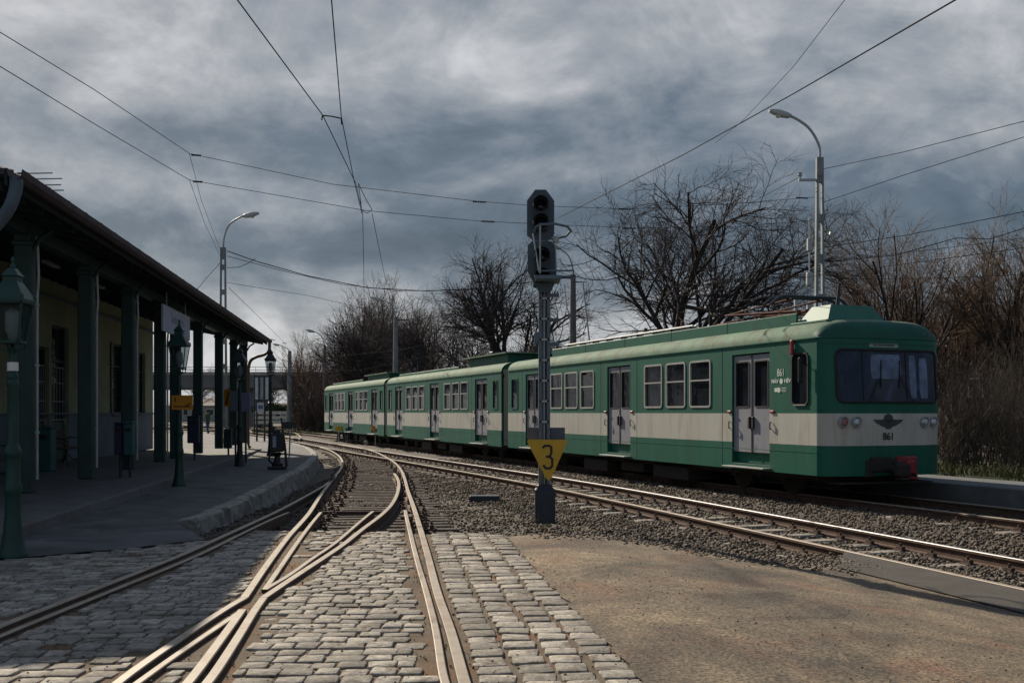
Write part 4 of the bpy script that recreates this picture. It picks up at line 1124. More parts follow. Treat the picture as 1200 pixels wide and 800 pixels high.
# triangular number plate
tp = [(sx(617.5), zs(515)), (sx(664), zs(516)), (sx(645), zs(559)), (sx(643), zs(561.5)), (sx(641), zs(559))]
tp = [(sx(619), zs(514.5)), (sx(662), zs(514.5)), (sx(664), zs(517)), (sx(645.5), zs(559.5)), (sx(642.5), zs(561.8)), (sx(639.5), zs(559.5)), (sx(617.5), zs(517))]
m = M(); m.prism(tp, .008, (0, -.20, 0)); pl = m.build('number_plate', MT['yellow'], sgn)
m = M(); m.box((sx(640), -.10, zs(530)), (.05, .18, .04)); m.build('plate_bracket', MT['dark_steel'], sgn)
def stroke(m, pts, w_, th, o, ux=(1, 0, 0), uy=(0, 0, 1)):
    o = Vector(o); ux = Vector(ux); uy = Vector(uy)
    for i in range(len(pts) - 1):
        a = Vector(pts[i]); b = Vector(pts[i + 1]); d = (b - a).normalized(); s = Vector((-d.y, d.x)) * w_ / 2; e = d * w_ * .3
        m.prism([tuple(a - e + s), tuple(a - e - s), tuple(b + e - s), tuple(b + e + s)][::-1], th * (1 + .03 * (i % 2)), o - Vector((0, .0004 * (i % 3), 0)), ux, uy)
k_ = S0.y / F
three = [(-5.5, 11), (-3.5, 13), (2, 13), (4, 11), (4, 4.5), (2.2, 1), (-1.5, .5), (2.5, 0), (5, -2.5), (5, -10), (2.5, -13), (-2.5, -13), (-5, -10)]
m = M(); stroke(m, [(a * k_, b * k_) for a, b in three], 2.6 * k_, .004, (sx(641.5), -.206, zs(534.5))); m.build('numeral', MT['black'], pl)
m = M(); m.box((sx(640), .02, zs(508)), (.55, .008, .18)); m.build('rear_plate', mat('rear_plate_grey', (.09, .10, .13), .6), sgn)

# ================================================================== station building (frame: n towards the tracks, t along the axis)
BR = math.atan2(NR.y, NR.x)
bld = thing('station_building', 'long cream station building with a dark green columned canopy over the platform', 'station building', (0, 0, 0), BR)
WN, CN_, EN = -8.57, -5.21, -4.38
T0, T1 = 13.0, 42.4
SL = .195; EZ = 4.26
def rz_(n): return EZ + SL * (EN - n)
# in the building's own frame x = n, y = t
wy = lambda px: (lambda Y: 1.0085 * Y + 1.1)(8.64 / ((600 - px) / F - .129))
d_open = [(wy(62), wy(82), .17, 3.85), (wy(44), wy(59), .17, 3.2), (wy(132.5), wy(147), 1.45, 3.78), (wy(163), wy(171.5), 1.45, 3.7), (wy(14), wy(26), .17, 3.6)]
d_open = sorted(d_open)
TW1 = 41.4
yb = sorted(set([T0, TW1] + [q for o in d_open for q in o[:2]])); zb = sorted(set([.1, 1.45, 5.0] + [q for o in d_open for q in o[2:]]))
m = M()
for i in range(len(yb) - 1):
    for j in range(len(zb) - 1):
        yc, zc_ = (yb[i] + yb[i + 1]) / 2, (zb[j] + zb[j + 1]) / 2
        if any(o[0] < yc < o[1] and o[2] < zc_ < o[3] for o in d_open): continue
        m.mi = 1 if zc_ < 1.45 else 0
        m.add([(WN, yb[i], zb[j]), (WN, yb[i + 1], zb[j]), (WN, yb[i + 1], zb[j + 1]), (WN, yb[i], zb[j + 1])], [(0, 1, 2, 3)])
for (a, b, z0, z1) in d_open:
    m.mi = 0
    m.add([(WN, a, z0), (WN, a, z1), (WN - .25, a, z1), (WN - .25, a, z0)], [(0, 1, 2, 3)]); m.add([(WN, b, z0), (WN, b, z1), (WN - .25, b, z1), (WN - .25, b, z0)], [(0, 1, 2, 3)])
    m.add([(WN, a, z1), (WN, b, z1), (WN - .25, b, z1), (WN - .25, a, z1)], [(0, 1, 2, 3)]); m.add([(WN, a, z0), (WN, b, z0), (WN - .25, b, z0), (WN - .25, a, z0)], [(0, 1, 2, 3)])
for e in (T0 + .0, TW1):
    m.mi = 1; m.add([(WN, e, .1), (WN - 7, e, .1), (WN - 7, e, 1.45), (WN, e, 1.45)], [(0, 1, 2, 3)])
    m.mi = 0; m.add([(WN, e, 1.45), (WN - 7, e, 1.45), (WN - 7, e, 5), (WN, e, 5)], [(0, 1, 2, 3)])
m.mi = 0; m.add([(WN - 7, T0 - 6, .1), (WN - 7, TW1, .1), (WN - 7, TW1, 5), (WN - 7, T0 - 6, 5)], [(0, 1, 2, 3)])
wall = m.build('wall', [MT['wall'], MT['wainscot']], bld)
m = M(); m.box((WN + .02, (T0 + TW1) / 2, 1.46), (.05, TW1 - T0, .05), bev=.01); m.box((WN + .03, (T0 + TW1) / 2, 4.55), (.07, TW1 - T0, .10), bev=.02); m.build('string_course', MT['wainscot'], wall)
for k, (a, b, z0, z1) in enumerate(d_open):
    isd = z0 < 1; c_ = (a + b) / 2; w_ = b - a; h_ = z1 - z0
    m = M(); fw = .07; mt_ = MT['dkgreen']
    for q in (a + fw / 2, b - fw / 2): m.box((WN - .15, q, (z0 + z1) / 2), (.08, fw, h_))
    for z in ([z1 - fw / 2, z0 + fw / 2] if not isd else [z1 - fw / 2, z1 - .95]): m.box((WN - .15, c_, z), (.078, w_ - 2 * fw, fw))
    fr = m.build('door' if isd else 'window', mt_, bld)
    m = M(); m.box((WN - .19, c_, (z0 + z1) / 2), (.02, w_ - .1, h_ - .1)); m.build('glass', MT['glass'], fr)
    gm = mat('pale_grille', (.22, .24, .26), .6, var=.1)
    if isd:
        m = M()
        for i in range(5): m.box((WN - .10, a + fw + (w_ - 2 * fw) * (i + .5) / 5, 2.0), (.02, .03, 1.5))
        for z in (1.3, 1.8, 2.3, 2.72): m.box((WN - .10, c_, z), (.022, w_ - 2 * fw, .03))
        m.build('grille', gm, fr)
        m = M(); m.box((WN - .13, c_, .72), (.05, w_ - 2 * fw, 1.05), bev=.01); m.build('lower_panel', MT['dkgreen'], fr)
        m = M(); m.box((WN - .06, b - .16, 1.25), (.06, .03, .18), bev=.008); m.build('handle', MT['galv'], fr)
    else:
        m = M(); m.box((WN + .03, c_, z0 - .03), (.14, w_ + .16, .05), bev=.01); m.build('sill', MT['wainscot'], fr)
        m = M(); m.box((WN - .12, c_, (z0 + z1) / 2), (.03, .04, h_ - .1)); m.box((WN - .12, c_, z0 + h_ * .68), (.031, w_ - .12, .04)); m.build('glazing_bar', mt_, fr)
        sh = M()
        for q in (a - .14,): 
            for i in range(24): sh.box((WN + .04, q, z0 + h_ * (i + .5) / 24), (.03, .24, h_ / 24 * .8), rot=Matrix.Rotation(R(25), 3, 'Y'))
        sh.build('shutter', MT['dkgreen'], bld)
# roof: slab with tiles above, boards and rafters beneath
m = M(); NB = -12.2
def slab(m, n0, n1, t0, t1, dz0, dz1):
    vs = [(n, t_, rz_(n) + dz) for dz in (dz0, dz1) for t_ in (t0, t1) for n in (n0, n1)]
    m.add(vs, [(0, 2, 3, 1), (4, 5, 7, 6), (0, 1, 5, 4), (2, 6, 7, 3), (0, 4, 6, 2), (1, 3, 7, 5)])
slab(m, NB, EN, T0, T1, .06, .13)
m.add([(NB, T0, rz_(NB) + .13), (NB - 7, T0, rz_(NB) - 1.2), (NB - 7, T1, rz_(NB) - 1.2), (NB, T1, rz_(NB) + .13)], [(0, 1, 2, 3)])
# raised tile courses seen on edge
for i in range(int((T1 - T0) / .3)): 
    t_ = T0 + .15 + i * .3; m.tube([(EN + .03, t_, EZ + .13), (EN - 1.5, t_, rz_(EN - 1.5) + .14)], .035, 5)
rf = m.build('roof', MT['roof'], bld)
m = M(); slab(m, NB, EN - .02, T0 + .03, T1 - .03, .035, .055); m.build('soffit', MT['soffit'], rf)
m = M()
for i in range(40):
    t_ = T0 + .3 + i * (T1 - T0 - .6) / 39
    vs = [(n, t_ + q, rz_(n) + dz) for dz in (-.10, .03) for q in (-.05, .05) for n in (WN, EN - .12)]
    m.add(vs, [(0, 2, 3, 1), (4, 5, 7, 6), (0, 1, 5, 4), (2, 6, 7, 3), (0, 4, 6, 2), (1, 3, 7, 5)])
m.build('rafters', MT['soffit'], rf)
m = M(); m.box((EN - .0, (T0 + T1) / 2, EZ + .04), (.035, T1 - T0, .20)); m.build('fascia', MT['soffit'], rf)
# gutter (half round)
m = M(); pr = [(.0, .06), (.02, -.02), (.07, -.065), (.13, -.065), (.18, -.02), (.19, .06), (.18, .06), (.165, -.015), (.125, -.05), (.075, -.05), (.03, -.015), (.012, .06)]
m.sweep([(EN + .02, t_, EZ + .06) for t_ in (T0 - .05, (T0 + T1) / 2, T1 + .05)], pr); gt = m.build('gutter', MT['roof'], rf)
for i in range(34):
    t_ = T0 + .4 + i * .86; m = M(); m.tube([(EN + .2, t_, EZ + .10), (EN + .12, t_, EZ + .18), (EN, t_, EZ + .17)], .012, 4); m.build('gutter_bracket', MT['roof'], gt)
def downpipe(t_, name='downpipe', n_end=CN_ + .05, zt_=EZ, zb_=.16):
    m = M(); pts = [(EN + .11, t_, zt_ + .03), (EN + .11, t_, zt_ - .14), (EN + .08, t_, zt_ - .32), (EN - .10, t_, zt_ - .46), (EN - .42, t_, zt_ - .56), (EN - .62, t_, zt_ - .70), (EN - .70, t_, zt_ - .95), (EN - .72, t_, zt_ - 1.4), (EN - .72, t_, zb_ + .15), (EN - .64, t_, zb_)]
    m.tube(catmull(pts, .06), .062, 12); return m.build(name, MT['pipe'], bld, smooth=True)
downpipe(T1 - .05)
m = M(); pts = [(EN + .11, T0 + .02, EZ + .03), (EN + .11, T0 + .0, EZ - .12), (EN + .02, T0 - .05, EZ - .40), (EN - .3, T0 - .1, EZ - .8), (EN - .7, T0 - .1, EZ - 1.1), (EN - .9, T0 - .1, EZ - 1.5), (EN - .9, T0 - .1, .2)]
m.tube(catmull(pts, .06), .075, 12); m.build('downpipe', mat('grey_zinc_pipe', (.07, .10, .125), .6), bld, smooth=True)
# posts
cols_t = []
for px in (30.5, 103, 152, 189, 207, 233.5, 258, 275, 287):
    Y = -5.25 / ((px - 600) / F + .129); cols_t.append((Y * .9917 - ((px - 600) / F * Y) * .1289))
for i, t_ in enumerate(cols_t):
    m = M(); b_ = .13
    m.box((CN_, t_, .15 + 2.1), (.25, .25, 4.2 - .3), bev=.02)
    m.box((CN_, t_, rz_(CN_) - .42), (.30, .30, .08), bev=.015)
    cobj = m.build('column', MT['dkgreen'], bld)
    m = M()
    m.tube([(CN_ + .12, t_, rz_(CN_) - .50), (CN_ + .22, t_, rz_(CN_) - .32), (CN_ + .40, t_, rz_(CN_) - .2)], .035, 6)
    m.build('bracket', MT['dkgreen'], cobj)
    if i < 4:  # added pale strip, imitates the sunlit edge of the column
        m = M(); m.tube([(CN_ + .17, t_ + .02, .5), (CN_ + .17, t_ + .02, rz_(CN_) - 1.2), (CN_ + .19, t_ + .02, rz_(CN_) - .9), (CN_ + .17, t_ + .02, rz_(CN_) - .3)], .022, 8)
        for z in (1.2, 2.2, 3.1): m.box((CN_ + .17, t_ + .02, z), (.05, .07, .03))
        m.build('sunlit_edge_strip', MT['galv'], cobj)
m = M(); m.box((CN_, (cols_t[0] - 3 + T1) / 2, rz_(CN_) - .20), (.2, T1 - cols_t[0] + 3 - .1, .20), bev=.01); m.build('beam', MT['dkgreen'], bld)
for t_ in np.arange(15, 41, 3.6):
    m = M(); m.box((-6.6, t_, rz_(-6.6) - .17), (.12, .9, .07), bev=.015); m.build('ceiling_light', mat('unlit_tube_housing', (.3, .33, .34), .5, var=.05), bld)
def W(n, t, z): return B3(n, t, z)
# hanging station sign
ts = 17.5
sa = P(189.5, 375, 1); 
def t_at(px, n):       # axis position where the sight line through column px meets the plane n
    k = (px - 600) / F; # X = k Y ; n = .9917 X + .1289 Y
    Y = n / (.9917 * k + .1289); return -.1289 * k * Y + .9917 * Y, Y
ta, Ya = t_at(190, -4.75); tb, Yb = t_at(221.5, -4.75)
hs = thing('hanging_sign', 'pale blue station name board hanging under the canopy eave', 'sign', W(-4.75, (ta + tb) / 2, 3.62), BR)
m = M(); m.box((0, 0, 0), (.05, tb - ta, .60), bev=.008); m.build('board', MT['signboard'], hs)
for q in (-.35, .35):
    m = M(); m.tube([(0, q * (tb - ta), .30), (0, q * (tb - ta), .68)], .012, 5); m.build('hanger', MT['galv'], hs)
lt = mat('faded_lettering', (.20, .23, .32), .6, var=.05)
text_mesh('Szentendre', .34, lt, hs, 'lettering', frame((.028, 0, .06), (0, 1, 0), (0, 0, 1)), sx=1.0)

# television aerial on the roof
ae = thing('tv_aerial', 'four-rod television aerial above the near end of the canopy roof', 'aerial', P(20, 222, 15.2), 0)
Ya = T0 + .2
m = M(); m.tube([(-.42, 0, -.35), (-.42, 0, .42)], .02, 6); m.build('mast', MT['galv'], ae)
for k, (z, x0, x1) in enumerate(((.22, -.6, .52), (.15, -.5, .64), (.07, -.5, .60), (.0, -.45, .62))):
    m = M(); m.tube([(x0, .05 * k, z), (x1, .05 * k, z + .02)], .010, 5); m.build('rod', MT['galv'], ae)
m = M(); m.tube([(-.42, 0, .22), (-.42, .15, .0)], .012, 5); m.build('crossbar', MT['galv'], ae)

# ---- cast iron lamp posts
def lamp_post(loc, h, label, mt_, hexlamp=1.0, group='old-fashioned platform lamps'):
    t = thing('lamp_post', label, 'lamp post', loc, .05, group)
    lb = h - .95 * hexlamp
    m = M(); k = 1.0
    m.lathe([(.20, 0), (.20, .03), (.17, .07), (.13, .22), (.105, .45), (.10, .62), (.115, .66), (.125, .70), (.115, .74), (.10, .78), (.095, 1.0), (.10, 1.03), (.12, 1.06), (.12, 1.10), (.10, 1.13), (.085, 1.15), (.075, 1.18), (.068, 1.75), (.082, 1.78), (.082, 1.82), (.062, 1.85), (.056, lb - .35), (.075, lb - .32), (.075, lb - .28), (.05, lb - .25), (.045, lb - .05), (.07, lb), (.02, lb + .01)], 16)
    m.v = [(x * .74, y * .74, z) for x, y, z in m.v]
    m.build('post', mt_, t, auto=40)
    # lantern: tapered four-sided glass body, roof and finial
    a, b = .095 * hexlamp, .150 * hexlamp; z0, z1 = lb + .06, lb + .06 + .42 * hexlamp
    m = M()
    for sx_, sy_ in ((-1, -1), (1, -1), (1, 1), (-1, 1)): m.tube([(sx_ * a, sy_ * a, z0), (sx_ * b, sy_ * b, z1)], .013, 4)
    for z, r_ in ((z0, a), (z1, b)):
        for sx_, sy_, dx, dy in ((0, -1, 1, 0), (0, 1, 1, 0), (-1, 0, 0, 1), (1, 0, 0, 1)):
            m.box((sx_ * r_, sy_ * r_, z), (2 * r_ * dx + .03, 2 * r_ * dy + .03, .03))
    for sx_, sy_ in ((-1, -1), (1, -1), (1, 1), (-1, 1)): m.tube([(0, 0, lb - .06), (sx_ * a * .9, sy_ * a * .9, lb - .02), (sx_ * a, sy_ * a, z0)], .011, 4)
    lf = m.build('lantern_frame', mt_, t)
    m = M(); e = .012
    vs = [(-a + e, -a + e, z0), (a - e, -a + e, z0), (a - e, a - e, z0), (-a + e, a - e, z0), (-b + e, -b + e, z1), (b - e, -b + e, z1), (b - e, b - e, z1), (-b + e, b - e, z1)]
    m.add(vs, [(0, 1, 5, 4), (1, 2, 6, 5), (2, 3, 7, 6), (3, 0, 4, 7)]); m.build('lantern_glass', MT['clear'], lf)
    m = M(); m.lathe([(.03, z0), (.04, z0 + .05), (.075, z0 + .12), (.075, z0 + .30), (.03, z0 + .36)], 12); m.build('lamp_bulb', MT['lampglass'], lf, smooth=True)
    m = M(); c = b + .025
    def sq(r_, z): return [(-r_, -r_, z), (r_, -r_, z), (r_, r_, z), (-r_, r_, z)]
    lv = [sq(c, z1), sq(c, z1 + .03), sq(c * .62, z1 + .16 * hexlamp), sq(c * .42, z1 + .22 * hexlamp), sq(c * .42, z1 + .27 * hexlamp), sq(c * .5, z1 + .28 * hexlamp), sq(c * .2, z1 + .36 * hexlamp)]
    vs = [p for q in lv for p in q]; fs = [(i * 4 + j, i * 4 + (j + 1) % 4, (i + 1) * 4 + (j + 1) % 4, (i + 1) * 4 + j) for i in range(len(lv) - 1) for j in range(4)] + [(3, 2, 1, 0), tuple(range(len(vs) - 4, len(vs)))]
    m.add(vs, fs); m.lathe([(.02, z1 + .33 * hexlamp), (.03, z1 + .38 * hexlamp), (.012, z1 + .42 * hexlamp), (.022, z1 + .45 * hexlamp), (.0, z1 + .50 * hexlamp)], 8)
    for sx_, sy_ in ((-1, -1), (1, -1), (1, 1), (-1, 1)): m.lathe([(.015, z1 + .02), (.018, z1 + .06), (0, z1 + .09)], 6, (sx_ * c * .92, sy_ * c * .92, 0))
    m.build('lantern_roof', mt_, lf)
    return t
lp1 = lamp_post(G(15, 652, 0), 3.10, 'nearest green cast iron lamp post, at the left edge where the cobbles meet the forecourt', MT['lampgreen'], .98)
m = M(); m.lathe([(.054, 1.93), (.054, 2.02)], 14); m.build('paper_band', MT['white'], lp1)
lp2 = lamp_post(G(210, 569, 0), 3.38, 'green cast iron lamp post carrying the yellow sign with a black line', MT['lampgreen'], 1.1)
lp3 = lamp_post(G(281, 546, 0), 3.40, 'dark cast iron lamp post standing before the last canopy columns', MT['lampblack'], 1.05)
lp4 = lamp_post(G(317, 534, 0), 3.75, 'slender black lamp post against the sky right of the canopy end', MT['lampblack'], 1.0)

def signplate(name, label, px, py, w_px, h_px, Y, mt_, rz=0.0, th=.012, cat='sign', group=None):
    p = P(px, py, Y); t = thing(name, label, cat, p, rz, group)
    w_, h_ = w_px / F * Y, h_px / F * Y
    m = M(); m.box((0, 0, 0), (w_, th, h_), bev=.004); m.build('board', mt_, t)
    return t, w_, h_
Y2 = G(210, 569, 0).y
ys, w_, h_ = signplate('yellow_sign', 'yellow-orange plate with a black line and diagonal arrow, fixed to the second lamp post', 213.5, 471.5, 25, 17, Y2 - .12, MT['yorange'])
m = M()
k2 = Y2 / F
m.box((0, -.008, -4.6 * k2), (20 * k2, .004, 1.3 * k2)); m.box((-8 * k2, -.008, 3.5 * k2), (1.3 * k2, .004, 5.5 * k2))
m.add([(3 * k2, -.010, -4.2 * k2), (3 * k2, -.010, -5.6 * k2), (10 * k2, -.010, -1.2 * k2), (10 * k2, -.010, .3 * k2)], [(0, 1, 2, 3)])
m.build('arrow_marking', MT['black'], ys)
ys2, w_, h_ = signplate('yellow_sign', 'yellow-orange plate with a black slash, fixed behind a canopy column', 266.5, 466, 9, 20, 33.6, MT['yorange'], R(-20))
m = M(); m.add([(-2.5 * .0277, -.01, -8 * .0277), (-.6 * .0277, -.01, -8 * .0277), (3 * .0277, -.01, 7 * .0277), (1.2 * .0277, -.01, 7 * .0277)], [(0, 1, 2, 3)]); m.build('slash_marking', MT['black'], ys2)
gb1, _, _ = signplate('notice_board', 'grey blank-backed notice board left of the dark lamp post', 275.5, 470, 11, 23, 30.2, MT['wainscot'], th=.05)
gb2, _, _ = signplate('notice_board', 'lavender notice board right of the dark lamp post', 287.5, 471, 11, 22, 30.6, mat('lavender_board', (.16, .17, .27), .6), th=.05)
for o_, q in ((gb1, (275.5, 470)), (gb2, (287.5, 471))):
    m = M(); z_ = o_.location.z; m.tube([(0, .05, -z_), (0, .05, .25)], .03, 8); m.build('post', MT['dark_steel'], o_)

# ---- bins
def bin_box(name, label, px, py_bot, w_px, h_px, z0, mt_, legs=False, mt2=None, Y=None, lid=True):
    Y = Y or (HC - z0) * F / (py_bot - HY); p = P(px, py_bot, Y); t = thing(name, label, 'litter bin', p, BR)
    k = Y / F; w_, h_ = w_px * k, h_px * k
    m = M(); m.box((0, 0, h_ / 2), (w_, w_ * .9, h_), bev=.02); m.build('body', mt_, t)
    if lid:
        m = M(); m.box((0, 0, h_ + .02), (w_ * 1.06, w_ * .96, .05), bev=.015); m.build('lid', mt2 or mt_, t)
    m = M(); m.box((0, -w_ * .455, h_ * .8), (w_ * .6, .02, h_ * .12)); m.build('slot', MT['black'], t)
    if legs:
        m = M(); m.tube([(0, w_ * .5, -(p.z - .15)), (0, w_ * .5, h_)], .03, 8); m.build('post', MT['dark_steel'], t)
    return t
bin_box('litter_bin', 'teal metal bin standing on the platform between the two nearest columns', 51, 552, 23, 50, .15, MT['teal'])
bin_box('litter_bin', 'teal square bin hung on its post at the third column', 151, 533, 11, 37, .15, MT['teal'], True, Y=21.3)
bin_box('litter_bin', 'navy square bin hung beside the teal one at the third column', 140, 533, 10, 36, .15, MT['navy'], True, Y=21.4)
bin_box('litter_bin', 'dark navy bin hung beside the fourth column, behind the lamp with the yellow sign', 227, 519, 13, 30, .15, MT['navy'], True, Y=29.5)
bin_box('litter_bin', 'small dark green bin near the foot of the dark lamp post', 267, 525, 9, 21, .15, MT['dkgreen'], True, Y=32.8)

# ---- bench with scrolled iron ends
def bench(label, px, py, ln):
    Y = (HC - .15) * F / (py - HY); p = P(px, py, Y); t = thing('bench', label, 'bench', (p.x, p.y, .15), BR)
    m = M()
    for i in range(4): m.box((-.20 + i * .12, 0, .44), (.09, ln, .035), bev=.008)
    m.build('seat', MT['rust'], t); m = M()
    for i in range(3): m.box((-.30 - i * .02, 0, .58 + i * .13), (.03, ln, .09), bev=.008)
    m.build('backrest', MT['rust'], t)
    for y_ in (-ln / 2 + .1, ln / 2 - .1):
        m = M(); m.tube([(.22, y_, 0), (.18, y_, .2), (.20, y_, .42)], .02, 6); m.tube([(-.34, y_, 0), (-.24, y_, .25), (-.26, y_, .45), (-.36, y_, .95)], .02, 6)
        m.tube([(-.28, y_, .66), (-.1, y_, .70), (.12, y_, .68), (.22, y_, .62), (.22, y_, .53), (.14, y_, .50), (.10, y_, .56), (.15, y_, .60)], .014, 6)
        m.tube([(.18, y_, .2), (.05, y_, .12), (-.1, y_, .14), (-.2, y_, .25)], .012, 6); m.build('side_frame', MT['lampblack'], t)
bench('iron platform bench with scrolled ends, against the wall right of the teal bin', 79, 545, 1.7)
bench('iron platform bench at the left edge behind the nearest lamp post', -8, 566, 1.6)

# ---- point lever (switch stand) at the kerb
q = G(325, 549, 0)
lv_ = thing('point_lever', 'black cast iron point lever with a pale lantern panel, standing by the kerb', 'point lever', q, R(10))
k = q.y / F
m = M(); m.box((0, 0, .04), (22 * k, .35, .08), bev=.02); m.lathe([(.14, .06), (.16, .14), (.09, .20), (.07, .32), (.10, .36), (.14, .40), (.08, .44)], 14); m.tube([(-.12, 0, .12), (-.22, 0, .24), (-.20, 0, .36), (-.08, 0, .38)], .03, 8); m.build('stand', MT['lampblack'], lv_)
m = M(); m.box((-.02, 0, .70), (17 * k, .28, 22 * k), bev=.03); m.box((-.02, 0, .99), (.20, .2, .10), bev=.02); m.box((-.10, 0, 1.06), (.05, .05, .10)); bx_ = m.build('housing', MT['lampblack'], lv_)
m = M(); m.box((-.07, -.146, .72), (.09, .01, .30)); m.build('panel', MT['signboard'], bx_)
m = M(); m.tube([(.24, -.05, .05), (.20, 0, .6), (.10, .05, 1.35)], [.04, .03, .025], 8); m.build('lever', MT['rust'], lv_)
m = M(); m.tube([(.30, .05, .05), (.33, .05, .9), (.29, .05, 1.0)], .02, 8); m.build('stay', MT['galv'], lv_)
# small junction box in the ballast
q = G(568, 579); m = M(); m.box((0, 0, .06), (.62, .32, .16), bev=.02); o_ = m.build('cable_box', MT['dark_steel']); o_.location = q + Vector((-.0, 0, -.16)); tag(o_, 'low dark cable box lying in the ballast left of the signal', 'cable box')
# little yellow signs and dwarf lanterns between the tracks
def post_sign(label, px, py_t, py_b, px_w, h_px, mt_, py_foot, rz=0, z=-.2, shape='rect'):
    p = G(px, py_foot, z - .12); t = thing('track_sign', label, 'track sign', p, rz, 'small yellow signs by the train'); k = p.y / F
    zt_ = HC - (py_t - HY) * k - p.z; zb_ = HC - (py_b - HY) * k - p.z
    m = M(); m.tube([(0, 0, 0), (0, 0, zb_ + .05)], .035, 8); m.build('post', MT['galv'], t)
    m = M()
    if shape == 'rect': m.box((0, -.03, (zt_ + zb_) / 2), (px_w * k, .03, zt_ - zb_), bev=.01)
    else: m.prism(rrect(px_w * k, zt_ - zb_, (zt_ - zb_) * .3), .03, (0, -.05, (zt_ + zb_) / 2))
    m.build('plate', mt_, t); return t
post_sign('small square ochre sign on a short white post beside the last carriage', 397, 499, 505, 8.5, 6, MT['yellow'], 517)
post_sign('rounded orange sign on a short post in front of the carriage gangway', 440, 498.5, 505, 10, 7, MT['yorange'], 522, shape='round')
def dwarf(label, px, py_f):
    p = G(px, py_f, -.35); t = thing('dwarf_signal', label, 'dwarf signal', p, 0, 'dark dwarf signals by the train'); k = p.y / F
    m = M(); m.tube([(0, 0, 0), (0, 0, .5)], .05, 8); m.box((0, 0, .05), (.3, .3, .1)); m.build('post', MT['lampblack'], t)
    m = M(); m.prism([(-.14, -.22), (.14, -.22), (.15, .1), (.10, .2), (-.10, .2), (-.15, .1)], .2, (0, -.1, .72)); h_ = m.build('lantern', MT['dark_steel'], t); m = M(); m.box((-.02, -.11, .70), (.07, .02, .2)); m.build('lens', MT['signboard'], h_)
dwarf('dark dwarf signal lantern, left of the pair before the last carriage', 408, 518.5)
dwarf('dark dwarf signal lantern, right of the pair before the last carriage', 418.5, 519.5)
m = M(); q = G(429, 521, -.3); m.lathe([(.0, -.03), (.12, -.025), (.13, 0), (.12, .025), (.05, .04), (0, .04)], 20, (0, 0, 0), Matrix.Rotation(R(90), 3, 'X')); o_ = m.build('lever_weight', mat('pale_weight', (.3, .28, .26), .7)); o_.location = q + Vector((0, 0, .28)); o_.location.z -= .16; tag(o_, 'pale round lever weight beside the train wheels', 'counterweight')

# ---- information board, small sign and posts at the platform end
def board_on_posts(name, label, cat, px0, px1, py0, py1, py_foot, mt_, z=0.0):
    Y = (HC - z) * F / (py_foot - HY); k = Y / F; p = P((px0 + px1) / 2, py_foot, Y); t = thing(name, label, cat, p)
    w_, h_ = (px1 - px0) * k, (py1 - py0) * k; zc_ = HC - ((py0 + py1) / 2 - HY) * k - p.z
    for q in (-w_ / 2, w_ / 2): 
        m = M(); m.tube([(q, 0, 0), (q, 0, zc_ + h_ / 2 + .1)], .05, 8); m.build('post', MT['dark_steel'], t)
    m = M(); m.box((0, 0, zc_), (w_, .08, h_), bev=.01); b_ = m.build('board', mt_, t); return t, w_, h_, zc_, b_
t_, w_, h_, zc_, b_ = board_on_posts('information_board', 'wide glazed information board on two posts beyond the canopy', 'information board', 298, 316, 440, 470, 508, MT['dark_steel'])
for i in range(3):
    m = M(); m.box((-w_ / 2 + w_ * (i + .5) / 3, -.05, zc_), (w_ / 3 - .15, .02, h_ - .25)); m.build('poster', [MT['paper'], mat('poster_grey', (.25, .27, .3), .7, var=.3, scale=3), MT['paper']][i], b_)
t_, w_, h_, zc_, b_ = board_on_posts('notice_sign', 'small white notice sign with a blue panel on a dark post', 'sign', 301, 310, 471.5, 483, 517, MT['paper'])
m = M(); m.box((0, -.05, zc_ + .02), (w_ * .6, .02, h_ * .35)); m.build('blue_panel', mat('blue_panel', (.06, .12, .22), .6), b_)

# ---- rails of white fence at the far end
def fence(label, px0, px1, py0, py1, Y, name='white_fence'):
    a = P(px0, py1, Y); b = P(px1, py1, Y); k = Y / F; hgt = (py1 - py0) * k; t = thing(name, label, 'fence', a); ln = (b - a).length
    n_ = max(2, int(ln / 2.6)); m0 = None
    for i in range(n_ + 1):
        if m0 is None: m = M(); m.box((0, 0, hgt / 2), (.14, .14, hgt), bev=.01); m0 = m.build('post', MT['fence_white'], t); o = m0
        else: o = m0.copy(); C.objects.link(o); o.parent = t
        o.location = (ln * i / n_, 0, 0)
    for z in (.25, .58, .92):
        m = M(); m.box((ln / 2, -.08, hgt * z), (ln, .05, hgt * .20), bev=.01); m.build('board', MT['fence_white'], t)
fence('low white three-board fence on the grass beyond the tracks', 298, 336, 482, 499, 112)

# ---- overpass
def overpass():
    t = thing('road_overpass', 'grey concrete road bridge crossing the line far beyond the station', 'bridge', (0, 128, -.4))
    a = P(60, 440, 128); b = P(560, 440, 128); k = 128 / F
    zt_ = HC - (438 - HY) * k + .4; zb_ = HC - (455 - HY) * k + .4
    x0, x1 = a.x - 30, b.x
    m = M(); m.box(((x0 + x1) / 2, 5, (zt_ + zb_) / 2), (x1 - x0, 9, zt_ - zb_), bev=.1); m.build('deck', MT['bridge'], t)
    m = M(); m.box(((x0 + x1) / 2, .2, zt_ + .12), (x1 - x0, .35, .25)); m.build('edge_beam', mat('pale_concrete', (.32, .32, .31), .8), t)
    m = M(); 
    for z in (.5, .85): m.tube([(x0, .2, zt_ + z), (x1, .2, zt_ + z)], .035, 5)
    for x in np.arange(x0, x1, 2.4): m.tube([(x, .2, zt_), (x, .2, zt_ + .9)], .03, 4)
    m.build('railing', MT['galv'], t)
    for px in (262, 296, 345, 372):
        x = P(px, 440, 130).x; m = M(); m.box((x, 5, zb_ / 2), (1.0, 6.5, zb_), bev=.1); m.build('pier', MT['bridge'], t)
overpass()

